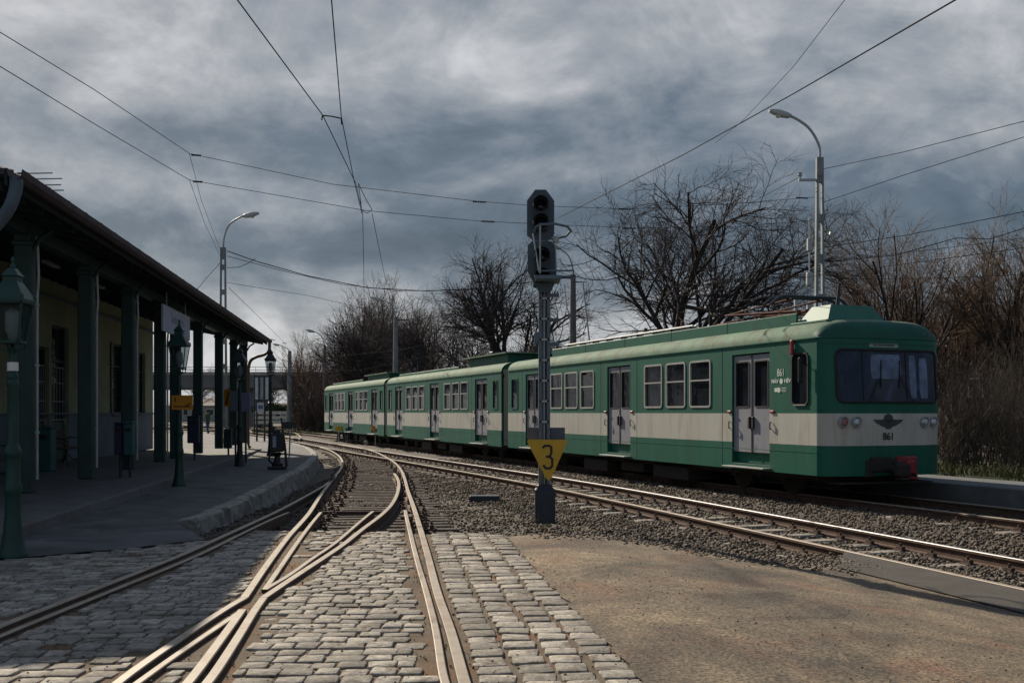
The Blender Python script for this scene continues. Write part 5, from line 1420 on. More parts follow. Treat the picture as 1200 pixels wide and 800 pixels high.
# ---- lighting poles
def street_light(base, h, label, arm, lamp, style='twin', col_=None, w_=.17, name='street_light'):
    """arm: list of (dx, dz) measured from the pole top; lamp drawn at its end"""
    t = thing(name, label, 'street light', base, 0, 'tall lighting poles along the line'); mt_ = col_ or MT['pole']
    m = M()
    if style == 'twin':
        for sg in (-1, 1):
            vs = [(sg * w_ * .5 + a * .032, b * .07, z) for (z, kk) in ((0, 1.25), (h, .8)) for a, b in ((-1, -1), (1, -1), (1, 1), (-1, 1))]
            for i, kk in enumerate((1.35,) * 4 + (.75,) * 4): vs[i] = (vs[i][0] * (kk if True else 1), vs[i][1], vs[i][2])
            m.add(vs, [(3, 2, 1, 0), (4, 5, 6, 7), (0, 1, 5, 4), (1, 2, 6, 5), (2, 3, 7, 6), (3, 0, 4, 7)])
        z = .3
        while z < h:
            kk = 1.35 - .6 * z / h; m.box((0, 0, z), (w_ * kk * .92, .11, .22)); z += 1.05
        m.box((0, 0, h - .25), (w_ * .85, .17, .5), bev=.01)
    else: m.lathe([(w_ * .65, 0), (w_ * .38, h)], 12)
    m.build('pole', mt_, t)
    pts = [(0, 0, h - .05)] + [(dx, 0, h + dz) for dx, dz in arm]
    m = M(); m.tube(catmull(pts, .08), .038, 8); m.build('arm', MT['galv'], t, smooth=True)
    ex, ez = pts[-1][0], pts[-1][2]; sg = 1 if ex > 0 else -1
    dx, dz = pts[-1][0] - pts[-2][0], pts[-1][2] - pts[-2][2]; an = -math.atan2(dz, abs(dx)) * .6
    L_ = lamp
    prof = [(-.05, -.03), (.06, -.09), (.25, -.12), (.5, -.11), (.72, -.05), (.78, .0), (.70, .07), (.45, .12), (.15, .10), (-.02, .05)]
    m = M(); s_ = L_ / .83
    pr = [((sg * a) * s_, b * s_) for a, b in prof]
    rings = []
    for yy, kk in ((-.13, .55), (-.10, .85), (0, 1), (.10, .85), (.13, .55)): rings.append([(a * (.9 + .1 * kk), yy * s_, b * kk) for a, b in pr])
    rot = Matrix.Rotation(-sg * (-an), 3, 'Y'); n = len(pr)
    vs = [rot @ Vector(p) + Vector((ex, 0, ez)) for r_ in rings for p in r_]
    fs = [(i * n + j, i * n + (j + 1) % n, (i + 1) * n + (j + 1) % n, (i + 1) * n + j) for i in range(4) for j in range(n)] + [tuple(range(n)), tuple(range(5 * n - 1, 4 * n - 1, -1))]
    m.add(vs, fs); hd = m.build('lamp_head', mat('lamp_head_grey', (.40, .43, .43), .5, var=.1), t, smooth=True)
    m = M(); c = rot @ Vector((sg * .4 * s_, 0, -.12 * s_)) + Vector((ex, 0, ez)); m.lathe([(.0, -.05), (.09 * s_, -.02), (.12 * s_, .02)], 12, c); m.build('diffuser', MT['lampglass'], hd, smooth=True)
    return t
YR = 27.3; kR = YR / F
zR = HC - (185 - HY) * kR
pR = street_light((P(960.5, 500, YR).x, YR, .0), zR, 'tall twin-legged concrete lighting pole rising behind the leading carriage', [(-.0, .25), (-.12, .55), (-.32, .82), (-.62, 1.03), (-.78, 1.10)], .62)
m = M(); z_ = HC - (211 - HY) * kR; m.box((-.30, 0, z_), (.50, .06, .06)); m.tube([(-.52, 0, z_), (-.52, 0, z_ + .12)], .03, 6); m.lathe([(.05, 0), (.06, .04), (.04, .06), (.06, .09), (0, .12)], 8, (-.52, 0, z_ + .1)); m.build('bracket', MT['galv'], pR)
m = M(); z_ = HC - (270 - HY) * kR; m.tube([(.1, 0, z_), (.3, 0, z_), (.3, 0, z_ - .14)], .025, 6); m.lathe([(.05, -.16), (.06, -.1), (.03, -.02)], 8, (.3, 0, z_)); m.build('bracket', MT['galv'], pR)
m = M()
for z_, w2 in ((5.0, .16), (4.2, .14), (5.9, .12)): m.box((-.28, -.05, z_), (w2, .16, .34), bev=.02)
m.tube([(-.28, -.05, 3.4), (-.28, -.05, 6.6)], .02, 6); m.build('equipment_box', MT['galv'], pR)
m = M(); z_ = 3.9; m.box((-.62, 0, z_ + .1), (.09, .10, 1.0)); m.tube([(-.62, 0, z_ + .6), (-.3, 0, z_ + .85)], .045, 6); m.build('stub_arm', MT['galv'], pR)
YL = 44; zL = HC - (290 - HY) * YL / F
pLt = street_light((P(261.5, 483, YL).x, YL, 0), zL, 'twin-legged concrete lighting pole rising behind the far end of the canopy', [(.05, .45), (.25, .95), (.65, 1.25), (.85, 1.32)], .75, w_=.22)
YM = 50; zM = HC - (322 - HY) * YM / F
pM = street_light((P(671.5, 483, YM).x, YM, 0), zM, 'grey lighting pole behind the train, just right of the signal mast', [(-.05, .5), (-.25, .95), (-.62, 1.25)], .6, style='round', w_=.34, col_=mat('pole_weathered', (.13, .125, .13), .85, var=.3))
m = M(); z_ = zM - .15; m.box((-.45, 0, z_), (.9, .07, .07)); m.tube([(-.88, 0, z_), (-.88, 0, z_ + .22)], .04, 6); m.box((.35, 0, z_ - .2), (.5, .05, .05)); m.build('bracket', MT['dark_steel'], pM)
m = M(); m.tube([(-.42, 0, z_ - .3), (-.30, 0, z_ - 1.4), (-.1, 0, z_ - 2.0)], .03, 6); m.build('cable_drop', MT['galv'], pM)
Y4 = 71; z4 = HC - (368 - HY) * Y4 / F
p4_ = street_light((P(463.5, 483, Y4).x, Y4, -.2), z4, 'slim lighting pole above the middle carriage in front of the bare trees', [(-.1, .5), (-.45, .95), (-.9, 1.15)], .9, style='round', w_=.36)
m = M(); m.box((.35, 0, z4 - .2), (.9, .08, .08)); m.build('bracket', MT['dark_steel'], p4_)
Y5 = 96; z5 = HC - (402 - HY) * Y5 / F
street_light((P(380.5, 483, Y5).x, Y5, -.2), z5, 'slim lighting pole beside the tail of the last carriage', [(-.15, .6), (-.6, 1.1), (-.95, 1.25)], .9, style='round', w_=.32)
Y6 = 112; z6 = HC - (411 - HY) * Y6 / F
p6_ = street_light((P(339.5, 483, Y6).x, Y6, -.3), z6 + .3, 'farthest lighting pole, right of the white fence', [(-.2, .2), (-.8, .5), (-1.1, .6)], .8, style='round', w_=.5)
m = M(); m.box((0, 0, .4), (1.6, 1.2, .8), bev=.05); m.build('footing', MT['dark_steel'], p6_)

# distant signal behind the middle carriage
q = P(490, 425, 66); t_ = thing('railway_signal', 'small dark round-headed signal seen above the middle carriage', 'railway signal', (q.x, 66, -.3))
k = 66 / F; hh = HC - (418 - HY) * k + .3
m = M(); m.tube([(0, 0, 0), (0, 0, hh)], .06, 8); m.build('mast', MT['dark_steel'], t_)
m = M(); m.prism(rrect(.62, .95, .26, 6), .08, (0, -.05, hh)); h_ = m.build('backplate', MT['black'], t_); m = M(); m.lathe([(.1, 0), (.12, .12), (0, .13)], 10, (0, -.06, hh + .15), Matrix.Rotation(R(90), 3, 'X')); m.build('lens', MT['lens'], h_)
# thin mast behind the train
m = M(); m.tube([P(693, 420, 46), P(683, 330, 46)], .035, 6); tag(m.build('thin_mast', MT['galv']), 'thin leaning white rod behind the train, right of the pole near the signal', 'rod')

# ================================================================== wires
def wire(label, pts, r=.012, sag=0.0, cat='overhead wire', name='overhead_wire', group='overhead wires and cables', mt_=None):
    m = M(); P3 = [P(*p) for p in pts]
    path = []
    for i in range(len(P3) - 1):
        a, b = P3[i], P3[i + 1]; n_ = 10
        for k in range(n_):
            u = k / n_; q = a.lerp(b, u); q.z -= sag * 4 * u * (1 - u); path.append(q)
    path.append(P3[-1]); m.tube(path, r * .56, 5)
    return tag(m.build(name, mt_ or MT['wire']), label, cat, group)
def insul(px, py, Y, label, d=(1, 0, 0), ln=.5, r=.05):
    r *= .6; ln *= .7
    p = P(px, py, Y); m = M(); k = 6
    rot = Vector((0, 0, 1)).rotation_difference(Vector(d)).to_matrix()
    prof = []
    for i in range(k): prof += [(.015, ln * (i / k - .5)), (r, ln * ((i + .3) / k - .5)), (r, ln * ((i + .5) / k - .5)), (.015, ln * ((i + .8) / k - .5))]
    m.lathe(prof, 8, (0, 0, 0), rot); o = m.build('insulator', MT['dark_steel']); o.location = p
    return tag(o, label, 'insulator', 'insulators on the cross wires')
w0 = wire('catenary wire entering at the top left of centre and running down towards the track', [(266, -20, 8.8), (278, 0, 9.3), (378, 135, 13.5), (417, 215, 19), (425, 250, 21)], .012)
wire('steeper catenary wire right of the first, entering at the top centre', [(386, -20, 9.6), (388.5, 0, 10), (400, 137, 14), (415, 212, 19), (424, 250, 21.2)], .012)
wire('short horizontal spreader joining the two catenary wires', [(377, 141, 13.6), (378, 135.5, 13.6), (389, 136.5, 13.7), (400, 139, 13.8), (400.5, 146, 13.8)], .016)
wire('contact wire running straight down the sky from the span hanger', [(425, 250, 21), (426, 300, 27), (427, 362, 42), (428, 420, 78)], .012)
wire('contact wire slanting to the right below the span hanger', [(436, 250, 21.2), (446, 300, 28), (457, 352, 46), (470, 392, 64)], .012)
wire('triangular hanger linking catenary and cross span', [(420, 215, 19.2), (424, 246, 20.6), (430, 250, 20.8), (436, 246, 20.8), (428, 232, 20), (420, 215, 19.2)], .012)
wire('upper cross-span wire from the left edge to the kink above the canopy', [(-30, 18, 12), (0, 38, 12.6), (110, 105, 16), (222, 180, 22)], .011)
wire('lower cross-span wire from the left edge to the kink above the canopy', [(-30, 58, 12), (0, 78, 12.6), (110, 145, 16), (222, 211, 22)], .011)
wire('upper cross-span wire sagging from the kink to beyond the signal', [(222, 180, 22), (390, 216, 23), (560, 236, 24.5), (625, 241, 25), (735, 245, 26), (860, 239, 27), (955, 231, 27.3)], .011)
wire('lower cross-span wire sagging from the kink to beyond the signal', [(222, 211, 22), (430, 247, 23), (560, 259, 24.5), (640, 263, 25), (740, 267, 26), (860, 266, 27), (955, 258, 27.3)], .011)
for (px, py, Y, l) in ((230, 182, 22.1, 'insulator on the upper cross wire at its kink'), (232, 213, 22.1, 'insulator on the lower cross wire at its kink'), (562, 236.5, 24.5, 'insulator on the upper cross wire left of the signal'), (572, 259.5, 24.6, 'insulator on the lower cross wire left of the signal'),
                       (732, 245, 26, 'insulator on the upper cross wire right of the signal'), (738, 267.5, 26, 'insulator on the lower cross wire right of the signal'), (940, 232, 27.2, 'insulator beside the tall pole on the right')):
    insul(px, py, Y, l, (1, 0, -.05), .46 if px > 250 else .3, .04)
wire('left slack guy from the kink down to the pole behind the canopy', [(222, 180, 22), (236, 235, 28), (262, 303, 44)], .010)
wire('right slack guy from the kink down to the pole behind the canopy', [(222, 211, 22), (240, 262, 30), (258, 300, 43.9)], .010)
wire('thick black cable sweeping from the upper right corner down behind the signal', [(1150, -18, 12), (1120, 0, 13), (930, 110, 20), (800, 182, 27), (655, 255, 42)], .022)
wire('thin wire crossing the thick cable from the top right', [(1000, -15, 15), (990, 0, 15.6), (930, 78, 20), (870, 142, 27), (838, 168, 32)], .010)
wire('feeder wire from the pole bracket curving left behind the big tree', [(940, 206, 27.3), (870, 243, 33), (760, 290, 44), (660, 330, 60)], .014)
wire('upper wire from the pole top to the right edge', [(965, 198, 27.3), (1060, 178, 24), (1240, 132, 20)], .014)
wire('second wire from the tall pole rising to the right edge', [(965, 237, 27.3), (1060, 205, 24), (1240, 148, 20)], .014)
wire('third wire from the tall pole rising to the right edge', [(965, 290, 27.3), (1060, 276, 25), (1240, 240, 21)], .016)
wire('sagging double cable right of the tall pole', [(965, 307, 27.3), (1050, 299, 25.5), (1120, 279, 24), (1160, 280, 23), (1240, 255, 21)], .018)
wire('lowest pale wire right of the tall pole', [(965, 327, 27.3), (1100, 326, 25), (1240, 320, 22)], .012)
wire('second thin wire below the double cable at the right', [(965, 306, 27.5), (1080, 294, 27), (1240, 274, 25)], .010)
def sagw(l, pts, r): return wire(l, pts, r)
wire('thickest sagging cable from the left pole across to the signal', [(266, 294, 44), (300, 306, 44), (360, 323, 46), (430, 337, 49), (500, 341, 52), (560, 338, 54), (625, 330, 56), (672, 325, 50)], .035)
wire('second sagging cable just under the thick one from the left pole', [(266, 300, 44), (330, 317, 45), (400, 333, 48), (470, 341, 52), (560, 339.5, 54), (625, 333, 56)], .022)
wire('short loop cable joining the thick cable near the left pole', [(266, 314, 44), (280, 313, 44), (292, 308, 44), (299, 303, 44)], .022)
wire('thin straight wire from the left pole towards the middle trees', [(266, 331, 44), (290, 335, 46), (360, 346, 52), (430, 362, 64), (463, 372, 71)], .018)
wire('stay wire from the left pole down to the canopy roof', [(258, 308, 44), (240, 328, 43), (226, 345, 42)], .02)
wire('long guy from the left pole down to the far mast', [(268, 337, 44), (300, 368, 60), (333, 401, 90)], .02)
wire('distant contact wire over the last carriage', [(333, 403, 90), (360, 432, 80), (420, 434, 70), (520, 414, 62), (600, 399, 56)], .016)
wire('distant messenger wire over the last carriage', [(330, 415, 100), (400, 417, 80), (470, 410, 66), (600, 380, 50)], .014)
wire('contact wire passing above the pantograph of the leading carriage', [(560, 398, 50), (700, 362, 34), (870, 335, 24), (1240, 285, 14)], .010)
for i, (px, py, Y) in enumerate(((320, 398, 80), (334, 402, 88))): insul(px, py, Y, ['insulator on the long guy above the far mast', 'insulator at the end of the long guy near the far mast'][i], (1, 0, -.3), .5, .07)

# ================================================================== vegetation
def grow_tree(seed, trunk_h, trunk_r, lens, kids, spread, upb, lean=(0, 0), wob=.16, first_fork=.75):
    """recursive branches; returns (thick paths, thin paths)"""
    rd = random.Random(seed); thick = []; thin = []
    def perp(d):
        a = rd.uniform(0, 6.283); o = d.orthogonal().normalized(); return (o * math.cos(a) + d.cross(o) * math.sin(a)).normalized()
    def branch(p, d, ln, r, lev):
        ns = max(2, (6, 6, 5, 4, 3, 2, 2)[lev]); pts = [p.copy()]; rs = [r]; dirs = [d.copy()]
        for i in range(ns):
            d = (d + perp(d) * wob * (1.0 + .35 * lev) * rd.uniform(.3, 1) + Vector((0, 0, upb[min(lev, len(upb) - 1)]))).normalized()
            p = p + d * (ln / ns); pts.append(p.copy()); rs.append(r * (1 - .52 * (i + 1) / ns)); dirs.append(d.copy())
        if lev == len(lens) - 1: rs[-1] = rs[-1] * .5
        (thick if lev < 3 else thin).append((pts, rs))
        if lev + 1 >= len(lens): return
        n = kids[lev]
        for k in range(n):
            u = (first_fork if lev == 0 else .22) + (1 - (first_fork if lev == 0 else .22)) * (k + rd.uniform(.1, .9)) / n
            f = u * ns; i = min(ns - 1, int(f)); q = pts[i].lerp(pts[i + 1], f - i); dd = dirs[i + 1]
            ang = R(rd.uniform(*spread[min(lev, len(spread) - 1)]))
            nd = (dd * math.cos(ang) + perp(dd) * math.sin(ang)).normalized()
            if nd.z < -.25: nd.z *= .3; nd.normalize()
            rr = rs[i] * rd.uniform(.45, .72) * (1.0 if lev else .85)
            branch(q, nd, lens[lev + 1] * rd.uniform(.6, 1.15) * (1.15 - .45 * u), max(.0075, rr), lev + 1)
    branch(Vector((0, 0, 0)), Vector((lean[0], lean[1], 1)).normalized(), trunk_h, trunk_r, 0)
    return thick, thin
def paths_mesh(name, paths, sides, mat_):
    V = []; Fc = []
    for pts, rs in paths:
        b = len(V); d0 = (pts[1] - pts[0]).normalized(); u = d0.orthogonal().normalized(); n = len(pts)
        for i, p in enumerate(pts):
            d = (pts[min(n - 1, i + 1)] - pts[max(0, i - 1)]).normalized(); u = (u - d * u.dot(d)).normalized(); w = d.cross(u)
            for j in range(sides):
                a = 6.28318 * j / sides; q = p + (u * math.cos(a) + w * math.sin(a)) * rs[i]; V.append((q.x, q.y, q.z))
        for i in range(n - 1):
            for j in range(sides): k = (j + 1) % sides; Fc.append((b + i * sides + j, b + i * sides + k, b + (i + 1) * sides + k, b + (i + 1) * sides + j))
    me = bpy.data.meshes.new(name); me.from_pydata(V, [], Fc); me.materials.append(mat_)
    me.polygons.foreach_set('use_smooth', [True] * len(me.polygons)); return me
def tree(name, label, loc, params, seed, bark, twig, sc=1.0, rz=0.0, group=None, cat='tree'):
    thick, thin = grow_tree(seed, **params)
    t = thing(name, label, cat, loc, rz, group); t.scale = (sc, sc, sc)
    new_obj('trunk', paths_mesh('trunk', thick, 7, bark), t); new_obj('crown', paths_mesh('crown', thin, 3, twig), t)
    return t
BIG = dict(trunk_h=5.2, trunk_r=.50, lens=[5.2, 7.2, 3.9, 2.3, 1.35, .75], kids=[7, 6, 6, 6, 5], spread=[(30, 62), (28, 55), (25, 60), (25, 65), (25, 60)], upb=[.02, .07, .05, .03, .0, .0], first_fork=.62)
BIG2 = dict(trunk_h=5.0, trunk_r=.52, lens=[5.0, 7.0, 4.0, 2.3, 1.3, .6], kids=[7, 6, 6, 6, 4], spread=[(25, 58), (28, 55), (25, 60), (25, 65), (25, 60)], upb=[.02, .08, .05, .03, .0, .0], first_fork=.6)
UPR = dict(trunk_h=3.2, trunk_r=.26, lens=[3.2, 5.6, 3.3, 2.0, 1.1, .5], kids=[8, 6, 6, 5, 2], spread=[(10, 38), (15, 40), (20, 45), (20, 50), (20, 50)], upb=[.05, .10, .10, .06, .03, .02], first_fork=.25, wob=.12)
MID = dict(trunk_h=4.5, trunk_r=.2, lens=[4.5, 3.8, 2.5, 1.5, .9], kids=[9, 6, 6, 6], spread=[(20, 50), (25, 55), (25, 60), (25, 60)], upb=[.03, .08, .05, .03, .0], first_fork=.35)
def at(px, Y, z=-.4): return Vector(((px - 600) / F * Y, Y, z))
tree('bare_tree', 'largest bare tree, wide dark crown fanning out above the leading carriage', at(800, 40), BIG, 11, MT['bark'], MT['twig'], .96, .4)
tree('bare_tree', 'bare tree with twisted dark limbs left of the signal head', at(585, 62), BIG2, 23, MT['bark'], MT['twig'], 1.02, 1.0)
tree('bare_tree', 'smaller bare tree right behind the tall pole at the right', at(985, 48), MID, 5, MT['bark'], MT['twig'], .95, 1.0)
g_ = 'bare trees behind the middle and last carriages'
m1 = tree('bare_tree', 'slender dark bare tree standing left of the twisted tree, above the middle carriage', at(508, 78), MID, 31, MT['bark'], MT['twig'], 1.35, 0, g_)
m2 = tree('bare_tree', 'tall dark bare tree behind the slim pole above the middle carriage', at(440, 84), MID, 32, MT['bark'], MT['twig'], 1.42, 0, g_)
m3 = tree('bare_tree', 'upright pale brown bare tree right of the farthest lighting pole', at(358, 104), UPR, 33, MT['bark'], MT['twig_brown'], .98, 0, g_)
spots = [(408, 88, .95, m2, 'bare tree directly above the tail of the last carriage'), (472, 92, 1.1, m1, 'bare tree just right of the slim pole above the middle carriage'), (425, 98, 1.1, m3, 'upright brown tree glimpsed between the dark trees over the last carriage'),
         (540, 90, 1.0, m2, 'bare tree filling the gap left of the twisted tree'), (385, 112, 1.05, m1, 'far bare tree beside the pole at the train tail'), (625, 88, .9, m1, 'bare tree behind the signal mast'), (340, 125, .8, m2, 'faint low bare tree at the far end of the line near the bridge'),
         (650, 80, .75, m2, 'low bare tree right of the signal mast'), (495, 100, 1.05, m3, 'upright tree far behind the round-headed distant signal'), (705, 76, .62, m1, 'low bare tree behind the thin rod and roof of the train'),
         (318, 150, .8, m1, 'bare tree beyond the bridge right of the canopy'), (262, 150, .85, m2, 'bare tree beyond the bridge seen between canopy columns'), (225, 160, .9, m1, 'leftmost bare tree seen under the canopy beyond the bridge'), (455, 120, 1.2, m2, 'tallest far tree in the dark group over the middle carriage')]
for i, (px, Y, sc_, src, lb) in enumerate(spots): copy_tree(src, at(px, Y), random.uniform(0, 6), sc_ * 1.28 * random.uniform(.97, 1.03), lb)
gr_ = 'brown trees at the right behind the train'
r1 = tree('brown_tree', 'brownish bushy tree with upright stems just right of the train front', at(1062, 44), UPR, 41, MT['bark'], MT['twig_brown'], 1.12, 0, gr_)
r2 = tree('brown_tree', 'brownish tree at the right edge of the picture', at(1192, 40), UPR, 42, MT['bark'], MT['twig_brown'], 1.02, 2, gr_)
for px, Y, sc_, src, lb in ((1120, 50, .92, r2, 'brown tree midway between the train front and the right edge'), (1025, 56, .9, r2, 'lower brown tree directly above the train windscreen'), (1240, 46, .95, r1, 'brown tree mostly beyond the right edge'), (1090, 58, 1.0, r1, 'farther brown tree behind the first one right of the train'),
                            (1155, 60, 1.0, r1, 'farther brown tree rising behind the dark shed'), (930, 66, .8, r2, 'small brown tree glimpsed behind the tall pole')):
    copy_tree(src, at(px, Y), random.uniform(0, 6), sc_, lb)
# a bush of arching stems, scattered as one mass
def bush_paths(seed, h, n, spread=.5):
    rd = random.Random(seed); out = []
    for i in range(n):
        a = rd.uniform(0, 6.28); p = Vector((rd.uniform(-.5, .5), rd.uniform(-.5, .5), 0)); d = Vector((math.cos(a) * spread * rd.random(), math.sin(a) * spread * rd.random(), 1)).normalized()
        ln = h * rd.uniform(.5, 1.1); pts = [p.copy()]; rs = [.02]; ns = 5
        for k in range(ns):
            d = (d + Vector((rd.uniform(-.25, .25), rd.uniform(-.25, .25), -.03))).normalized(); p = p + d * ln / ns; pts.append(p.copy()); rs.append(.02 * (1 - .8 * (k + 1) / ns))
            for q in range(2):
                e = (d + Vector((rd.uniform(-1, 1), rd.uniform(-1, 1), rd.uniform(-.3, .8)))).normalized(); l2 = ln * rd.uniform(.12, .28)
                q1 = p + e * l2 * .5; e2 = (e + Vector((rd.uniform(-.4, .4), rd.uniform(-.4, .4), .15))).normalized(); q2 = q1 + e2 * l2 * .5; out.append(([p.copy(), q1, q2], [.008, .006, .003]))
                for s_ in range(2):
                    e3 = (e2 + Vector((rd.uniform(-1, 1), rd.uniform(-1, 1), rd.uniform(-.5, .8)))).normalized(); out.append(([q1.copy(), q1 + e3 * l2 * .45], [.005, .003]))
        out.append((pts, rs))
    return out
def scatter_mass(name, label, base_me, places, mat_, kind='stuff'):
    nv = len(base_me.vertices); co_ = np.empty(nv * 3); base_me.vertices.foreach_get('co', co_); co_ = co_.reshape(-1, 3)
    nf = len(base_me.polygons); fi = np.empty(nf * 4, dtype=np.int32); base_me.polygons.foreach_get('vertices', fi)
    VV = []; FF = []
    for i, (x, y, z, s_, a) in enumerate(places):
        ca, sa = math.cos(a), math.sin(a); q = co_ * s_
        VV.append(np.stack([q[:, 0] * ca - q[:, 1] * sa + x, q[:, 0] * sa + q[:, 1] * ca + y, q[:, 2] + z], -1)); FF.append(fi + i * nv)
    V = np.concatenate(VV); Fa = np.concatenate(FF)
    me = bpy.data.meshes.new(name); me.vertices.add(len(V)); me.vertices.foreach_set('co', V.ravel()); me.loops.add(len(Fa)); me.loops.foreach_set('vertex_index', Fa)
    n_ = len(Fa) // 4; me.polygons.add(n_); me.polygons.foreach_set('loop_start', np.arange(n_, dtype=np.int32) * 4); me.polygons.foreach_set('loop_total', np.full(n_, 4, dtype=np.int32))
    me.update(calc_edges=True); me.materials.append(mat_); return tag(new_obj(name, me), label, kind=kind)
bm1 = paths_mesh('bush', bush_paths(3, 3.6, 26), 3, MT['twig_thicket'])
rd = random.Random(5); pl_ = []
def tv(s, v): p = TO + TD * s + TA * v; return p.x, p.y
for i in range(260):
    s_ = rd.uniform(-22, 30); v_ = rd.uniform(6.2, 19); x, y = tv(s_, v_); pl_.append((x, y, -.2, rd.uniform(.5, .95), rd.uniform(0, 6)))
scatter_mass('thicket', 'tangled brown leafless thicket behind the far platform', bm1, pl_, MT['twig_thicket'])
pl_ = []
for i in range(120):
    s_ = rd.uniform(28, 75); v_ = rd.uniform(6, 12); x, y = tv(s_, v_); pl_.append((x, y, -.2, rd.uniform(.8, 1.3), rd.uniform(0, 6)))
for i in range(150):
    Y = rd.uniform(92, 125); px = rd.uniform(352, 560); pl_.append(((px - 600) / F * Y, Y, -.4, rd.uniform(.8, 1.5), rd.uniform(0, 6)))
dk = mat('far_thicket_twigs', (.075, .052, .05), .95, scale=.5, var=.4, world=True, island=.4)
scatter_mass('far_thicket', 'dark purplish leafless scrub behind the last carriages', bm1, pl_, dk)
# leaves
def leaf_mass(name, label, blobs, n, size, mat_, seed=2, kind=None, cat=None):
    r = np.random.default_rng(seed); P_ = []
    for (cx, cy, cz, rx, ry, rz2) in blobs:
        k = n // len(blobs); d = r.normal(size=(k, 3)); d /= np.linalg.norm(d, axis=1, keepdims=True); q = d * (r.random((k, 1)) ** .4) * (1 + .25 * np.sin(d[:, :1] * 9 + d[:, 2:] * 7)); P_.append(q * [rx, ry, rz2] + [cx, cy, cz])
    P_ = np.concatenate(P_); n = len(P_)
    a = r.normal(size=(n, 3)); a /= np.linalg.norm(a, axis=1, keepdims=True); b = np.cross(a, r.normal(size=(n, 3))); b /= np.linalg.norm(b, axis=1, keepdims=True)
    s_ = r.uniform(size[0], size[1], (n, 1))
    V = np.stack([P_ + a * s_, P_ + b * s_ * .6, P_ - a * s_, P_ - b * s_ * .6], 1).reshape(-1, 3)
    me = bpy.data.meshes.new(name); me.from_pydata(V.tolist(), [], [(4 * i, 4 * i + 1, 4 * i + 2, 4 * i + 3) for i in range(n)]); me.materials.append(mat_)
    return tag(new_obj(name, me), label, cat, kind=kind)
def pb(px, py, Y, w_, h_): p = P(px, py, Y); k = Y / F; return (p.x, p.y, p.z, w_ * k, w_ * k, h_ * k)
leaf_mass('evergreen_bush', 'green evergreen bush beside the tail of the last carriage', [pb(372, 482, 98, 9, 17), pb(363, 486, 99, 8, 15), pb(379, 488, 97, 5, 12)], 6000, (.05, .12), MT['ivy'], cat='bush')
leaf_mass('evergreen_bush', 'olive green bush by the farthest lighting pole', [pb(349, 480, 108, 7, 19), pb(355, 489, 106, 6, 10)], 4500, (.05, .12), MT['ivy'], 4, cat='bush')
leaf_mass('evergreen_bush', 'dark green clipped shrubs behind the white fence', [pb(322, 478, 124, 12, 5), pb(338, 479, 124, 10, 5), pb(305, 479, 124, 10, 5)], 4000, (.06, .14), MT['ivy'], 6, cat='bush')
def grass(name, label, fn, n, h, mat_, seed):
    r = np.random.default_rng(seed); V = []; Fc = []
    for i in range(n):
        x, y, z = fn(r); a = r.uniform(0, 6.28); hh = h * r.uniform(.4, 1.2); w_ = .010 + .01 * r.random(); lx, ly = r.normal(0, .4 * hh), r.normal(0, .4 * hh)
        b = len(V); V += [(x - math.cos(a) * w_, y - math.sin(a) * w_, z), (x + math.cos(a) * w_, y + math.sin(a) * w_, z), (x + lx, y + ly, z + hh)]; Fc.append((b, b + 1, b + 2))
    me = bpy.data.meshes.new(name); me.from_pydata(V, [], Fc); me.materials.append(mat_); return tag(new_obj(name, me), label, kind='stuff')
def gf(r): s_, v_ = r.uniform(-14, 12), r.uniform(5.0, 7.0); x, y = tv(s_, v_); return x, y, .10
grass('platform_grass', 'rough yellow-green grass along the back of the far platform', gf, 16000, .14, MT['grass'], 3)
def gf2(r):
    Y = 84 + 26 * r.random(); px = r.uniform(296, 383); return (px - 600) / F * Y, Y, -.42
grass('far_grass', 'strip of green grass beyond the tracks by the white fence', gf2, 16000, .3, MT['grass'], 4)
sheet('grass_verge', [at(380, 82), at(385, 112), at(250, 130), at(280, 90)], MT['dirt'], dz=.0, zfun=lambda x, y: -.40, step=4)
MT['verge'] = mat('verge_turf', (.10, .115, .04), .95, scale=.8, var=.35, world=True, bump=.5, bscale=20)
m = M(); pa2 = [TO + TD * s for s in np.arange(-24, 60, 1.0)]
m.sweep(pa2, [(4.9, .24), (5.6, .12), (8, .02), (16, 0), (16, -.6)], closed=False); tag(m.build('grass_bank', MT['verge']), 'turf bank behind the far platform', kind='structure')

# dark shed and orange-roofed house behind the thicket
def house(name, label, x0, x1, ytop, Y, depth, mt_w, mt_r, ridge=1.2, win=2):
    a = P(x0, ytop, Y); b = P(x1, ytop, Y); t = thing(name, label, 'house' if 'house' in name else 'shed', ((a.x + b.x) / 2, Y, -.4)); w_ = b.x - a.x; hh = a.z + .4 - ridge
    m = M(); m.box((0, depth / 2, hh / 2), (w_, depth, hh)); wl = m.build('wall', mt_w, t)
    m = M(); m.prism([(-w_ / 2 - .3, 0), (w_ / 2 + .3, 0), (w_ / 2 - ridge * .8, ridge), (-w_ / 2 + ridge * .8, ridge)], .1, (0, -.3, hh)); 
    vs = [(-w_ / 2 - .3, -.35, hh + .01), (w_ / 2 + .3, -.35, hh + .01), (w_ / 2 + .3, depth + .3, hh + .01), (-w_ / 2 - .3, depth + .3, hh + .01), (-w_ / 2 + 1, depth / 2, hh + ridge), (w_ / 2 - 1, depth / 2, hh + ridge)]
    m = M(); m.add(vs, [(0, 1, 5, 4), (1, 2, 5), (2, 3, 4, 5), (3, 0, 4), (3, 2, 1, 0)]); m.build('roof', mt_r, t)
    for i in range(win):
        m = M(); m.box((-w_ / 2 + w_ * (i + .5) / win, -.02, hh * .6), (1.0, .08, 1.2), bev=.01); f_ = m.build('window', MT['white'], t); m = M(); m.box((-w_ / 2 + w_ * (i + .5) / win, -.07, hh * .6), (.84, .02, 1.04)); m.build('pane', MT['glass'], f_)
    return t
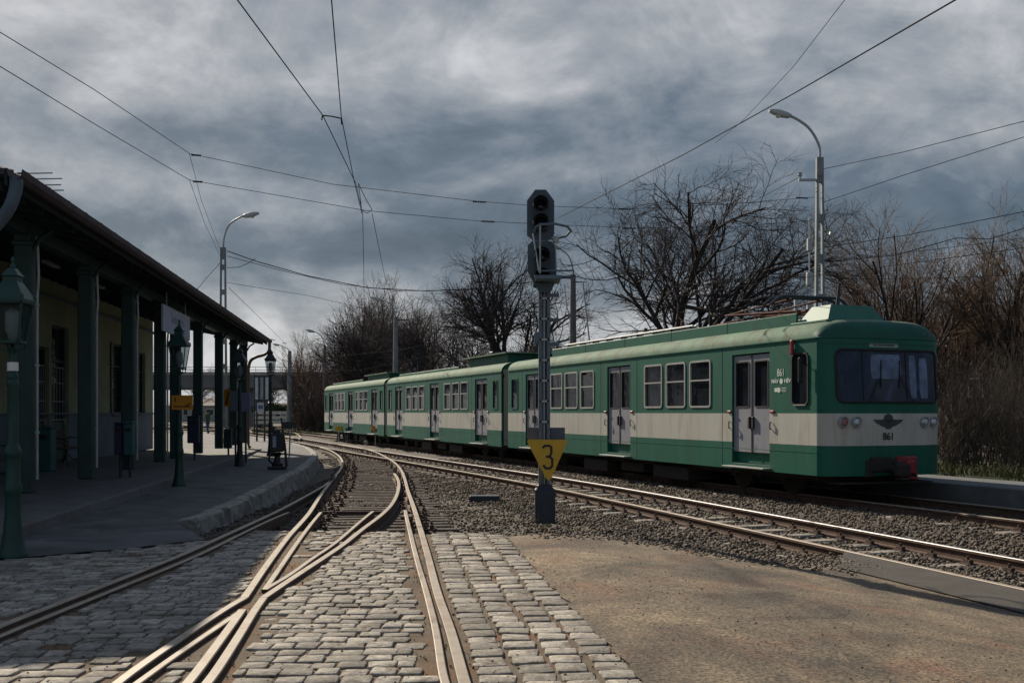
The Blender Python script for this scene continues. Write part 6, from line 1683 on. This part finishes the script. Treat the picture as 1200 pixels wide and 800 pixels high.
house('timber_shed', 'long dark brown shed half hidden behind the thicket at the right', 1112, 1420, 402, 66, 7, mat('dark_planks', (.07, .045, .035), .9, scale=3, var=.3, stretch=(6, 1, 1)), mat('dark_felt_roof', (.05, .04, .04), .9), .5, 5)
house('house', 'house with orange tiled roof glimpsed through the trees at the far right', 1166, 1290, 372, 84, 9, MT['wall'], MT['brick'], 1.6, 3)
for px, Y, w_, top, lb in ((318, 190, 60, 472, 'low grey house under the bridge beyond the white fence'), (225, 200, 60, 466, 'pale house far beyond the canopy seen between its columns')):
    house('house', lb, px - w_ / 2, px + w_ / 2, top, Y, 9, MT['concrete'], MT['roof'], 1.5, 4)

# ================================================================== person under the canopy
def skinned(name, joints, bones, mt_, parent=None, sub=2):
    me = bpy.data.meshes.new(name); me.from_pydata([j[0] for j in joints], bones, []); o = bpy.data.objects.new(name, me); C.objects.link(o)
    md = o.modifiers.new('s', 'SKIN'); 
    for v, j in zip(me.skin_vertices[0].data, joints): v.radius = (j[1], j[2] if len(j) > 2 else j[1])
    me.skin_vertices[0].data[0].use_root = True
    sb = o.modifiers.new('d', 'SUBSURF'); sb.levels = sub; sb.render_levels = sub
    dg = bpy.context.evaluated_depsgraph_get(); dg.update(); m2_ = bpy.data.meshes.new_from_object(o.evaluated_get(dg)); bpy.data.objects.remove(o)
    m2_.materials.clear()
    for q in (mt_ if isinstance(mt_, list) else [mt_]): m2_.materials.append(q)
    m2_.polygons.foreach_set('use_smooth', [True] * len(m2_.polygons)); m2_.name = name
    o = new_obj(name, m2_, parent); return o
pp_ = at(243.5, 74, -.10); 
pj = [((0, 0, .95), .15, .11), ((0, 0, 1.15), .13, .10), ((0, .0, 1.38), .17, .11), ((0, 0, 1.50), .06), ((0, .02, 1.58), .07), ((0, .03, 1.68), .095, .11), ((0, .02, 1.76), .06),
      ((.17, 0, 1.42), .06), ((.23, .05, 1.15), .045), ((.22, .18, .93), .033), ((.22, .22, .85), .04, .02), ((-.17, 0, 1.42), .06), ((-.24, -.08, 1.16), .045), ((-.22, -.05, .92), .033), ((-.22, -.03, .84), .04, .02),
      ((.09, .02, .88), .10), ((.11, .14, .50), .065), ((.11, .12, .10), .045), ((.12, .26, .04), .04), ((-.09, -.02, .88), .10), ((-.10, -.06, .50), .065), ((-.10, -.22, .12), .045), ((-.10, -.10, .04), .04)]
bn_ = [(0, 1), (1, 2), (2, 3), (3, 4), (4, 5), (5, 6), (2, 7), (7, 8), (8, 9), (9, 10), (2, 11), (11, 12), (12, 13), (13, 14), (0, 15), (15, 16), (16, 17), (17, 18), (0, 19), (19, 20), (20, 21), (21, 22)]
pe = skinned('person', pj, bn_, [MT['jeans'], MT['person_top'], MT['skin']]); pe.location = pp_; pe.rotation_euler = (0, 0, R(60))
mi_ = []
for p in pe.data.polygons:
    z = p.center.z; mi_.append(2 if z > 1.53 or (z < .93 and abs(p.center.x) > .185) else (1 if z > .93 else 0))
pe.data.polygons.foreach_set('material_index', mi_)
tag(pe, 'person in a green jacket and blue jeans walking in the sunlight beyond the canopy columns', 'person')
m = M(); m.lathe([(.0, 1.82), (.07, 1.81), (.11, 1.76), (.115, 1.68), (.10, 1.62)], 14, (0, .005, 0)); m.build('hair', MT['hair'], pe, smooth=True)
print('objects', len(scn.objects))
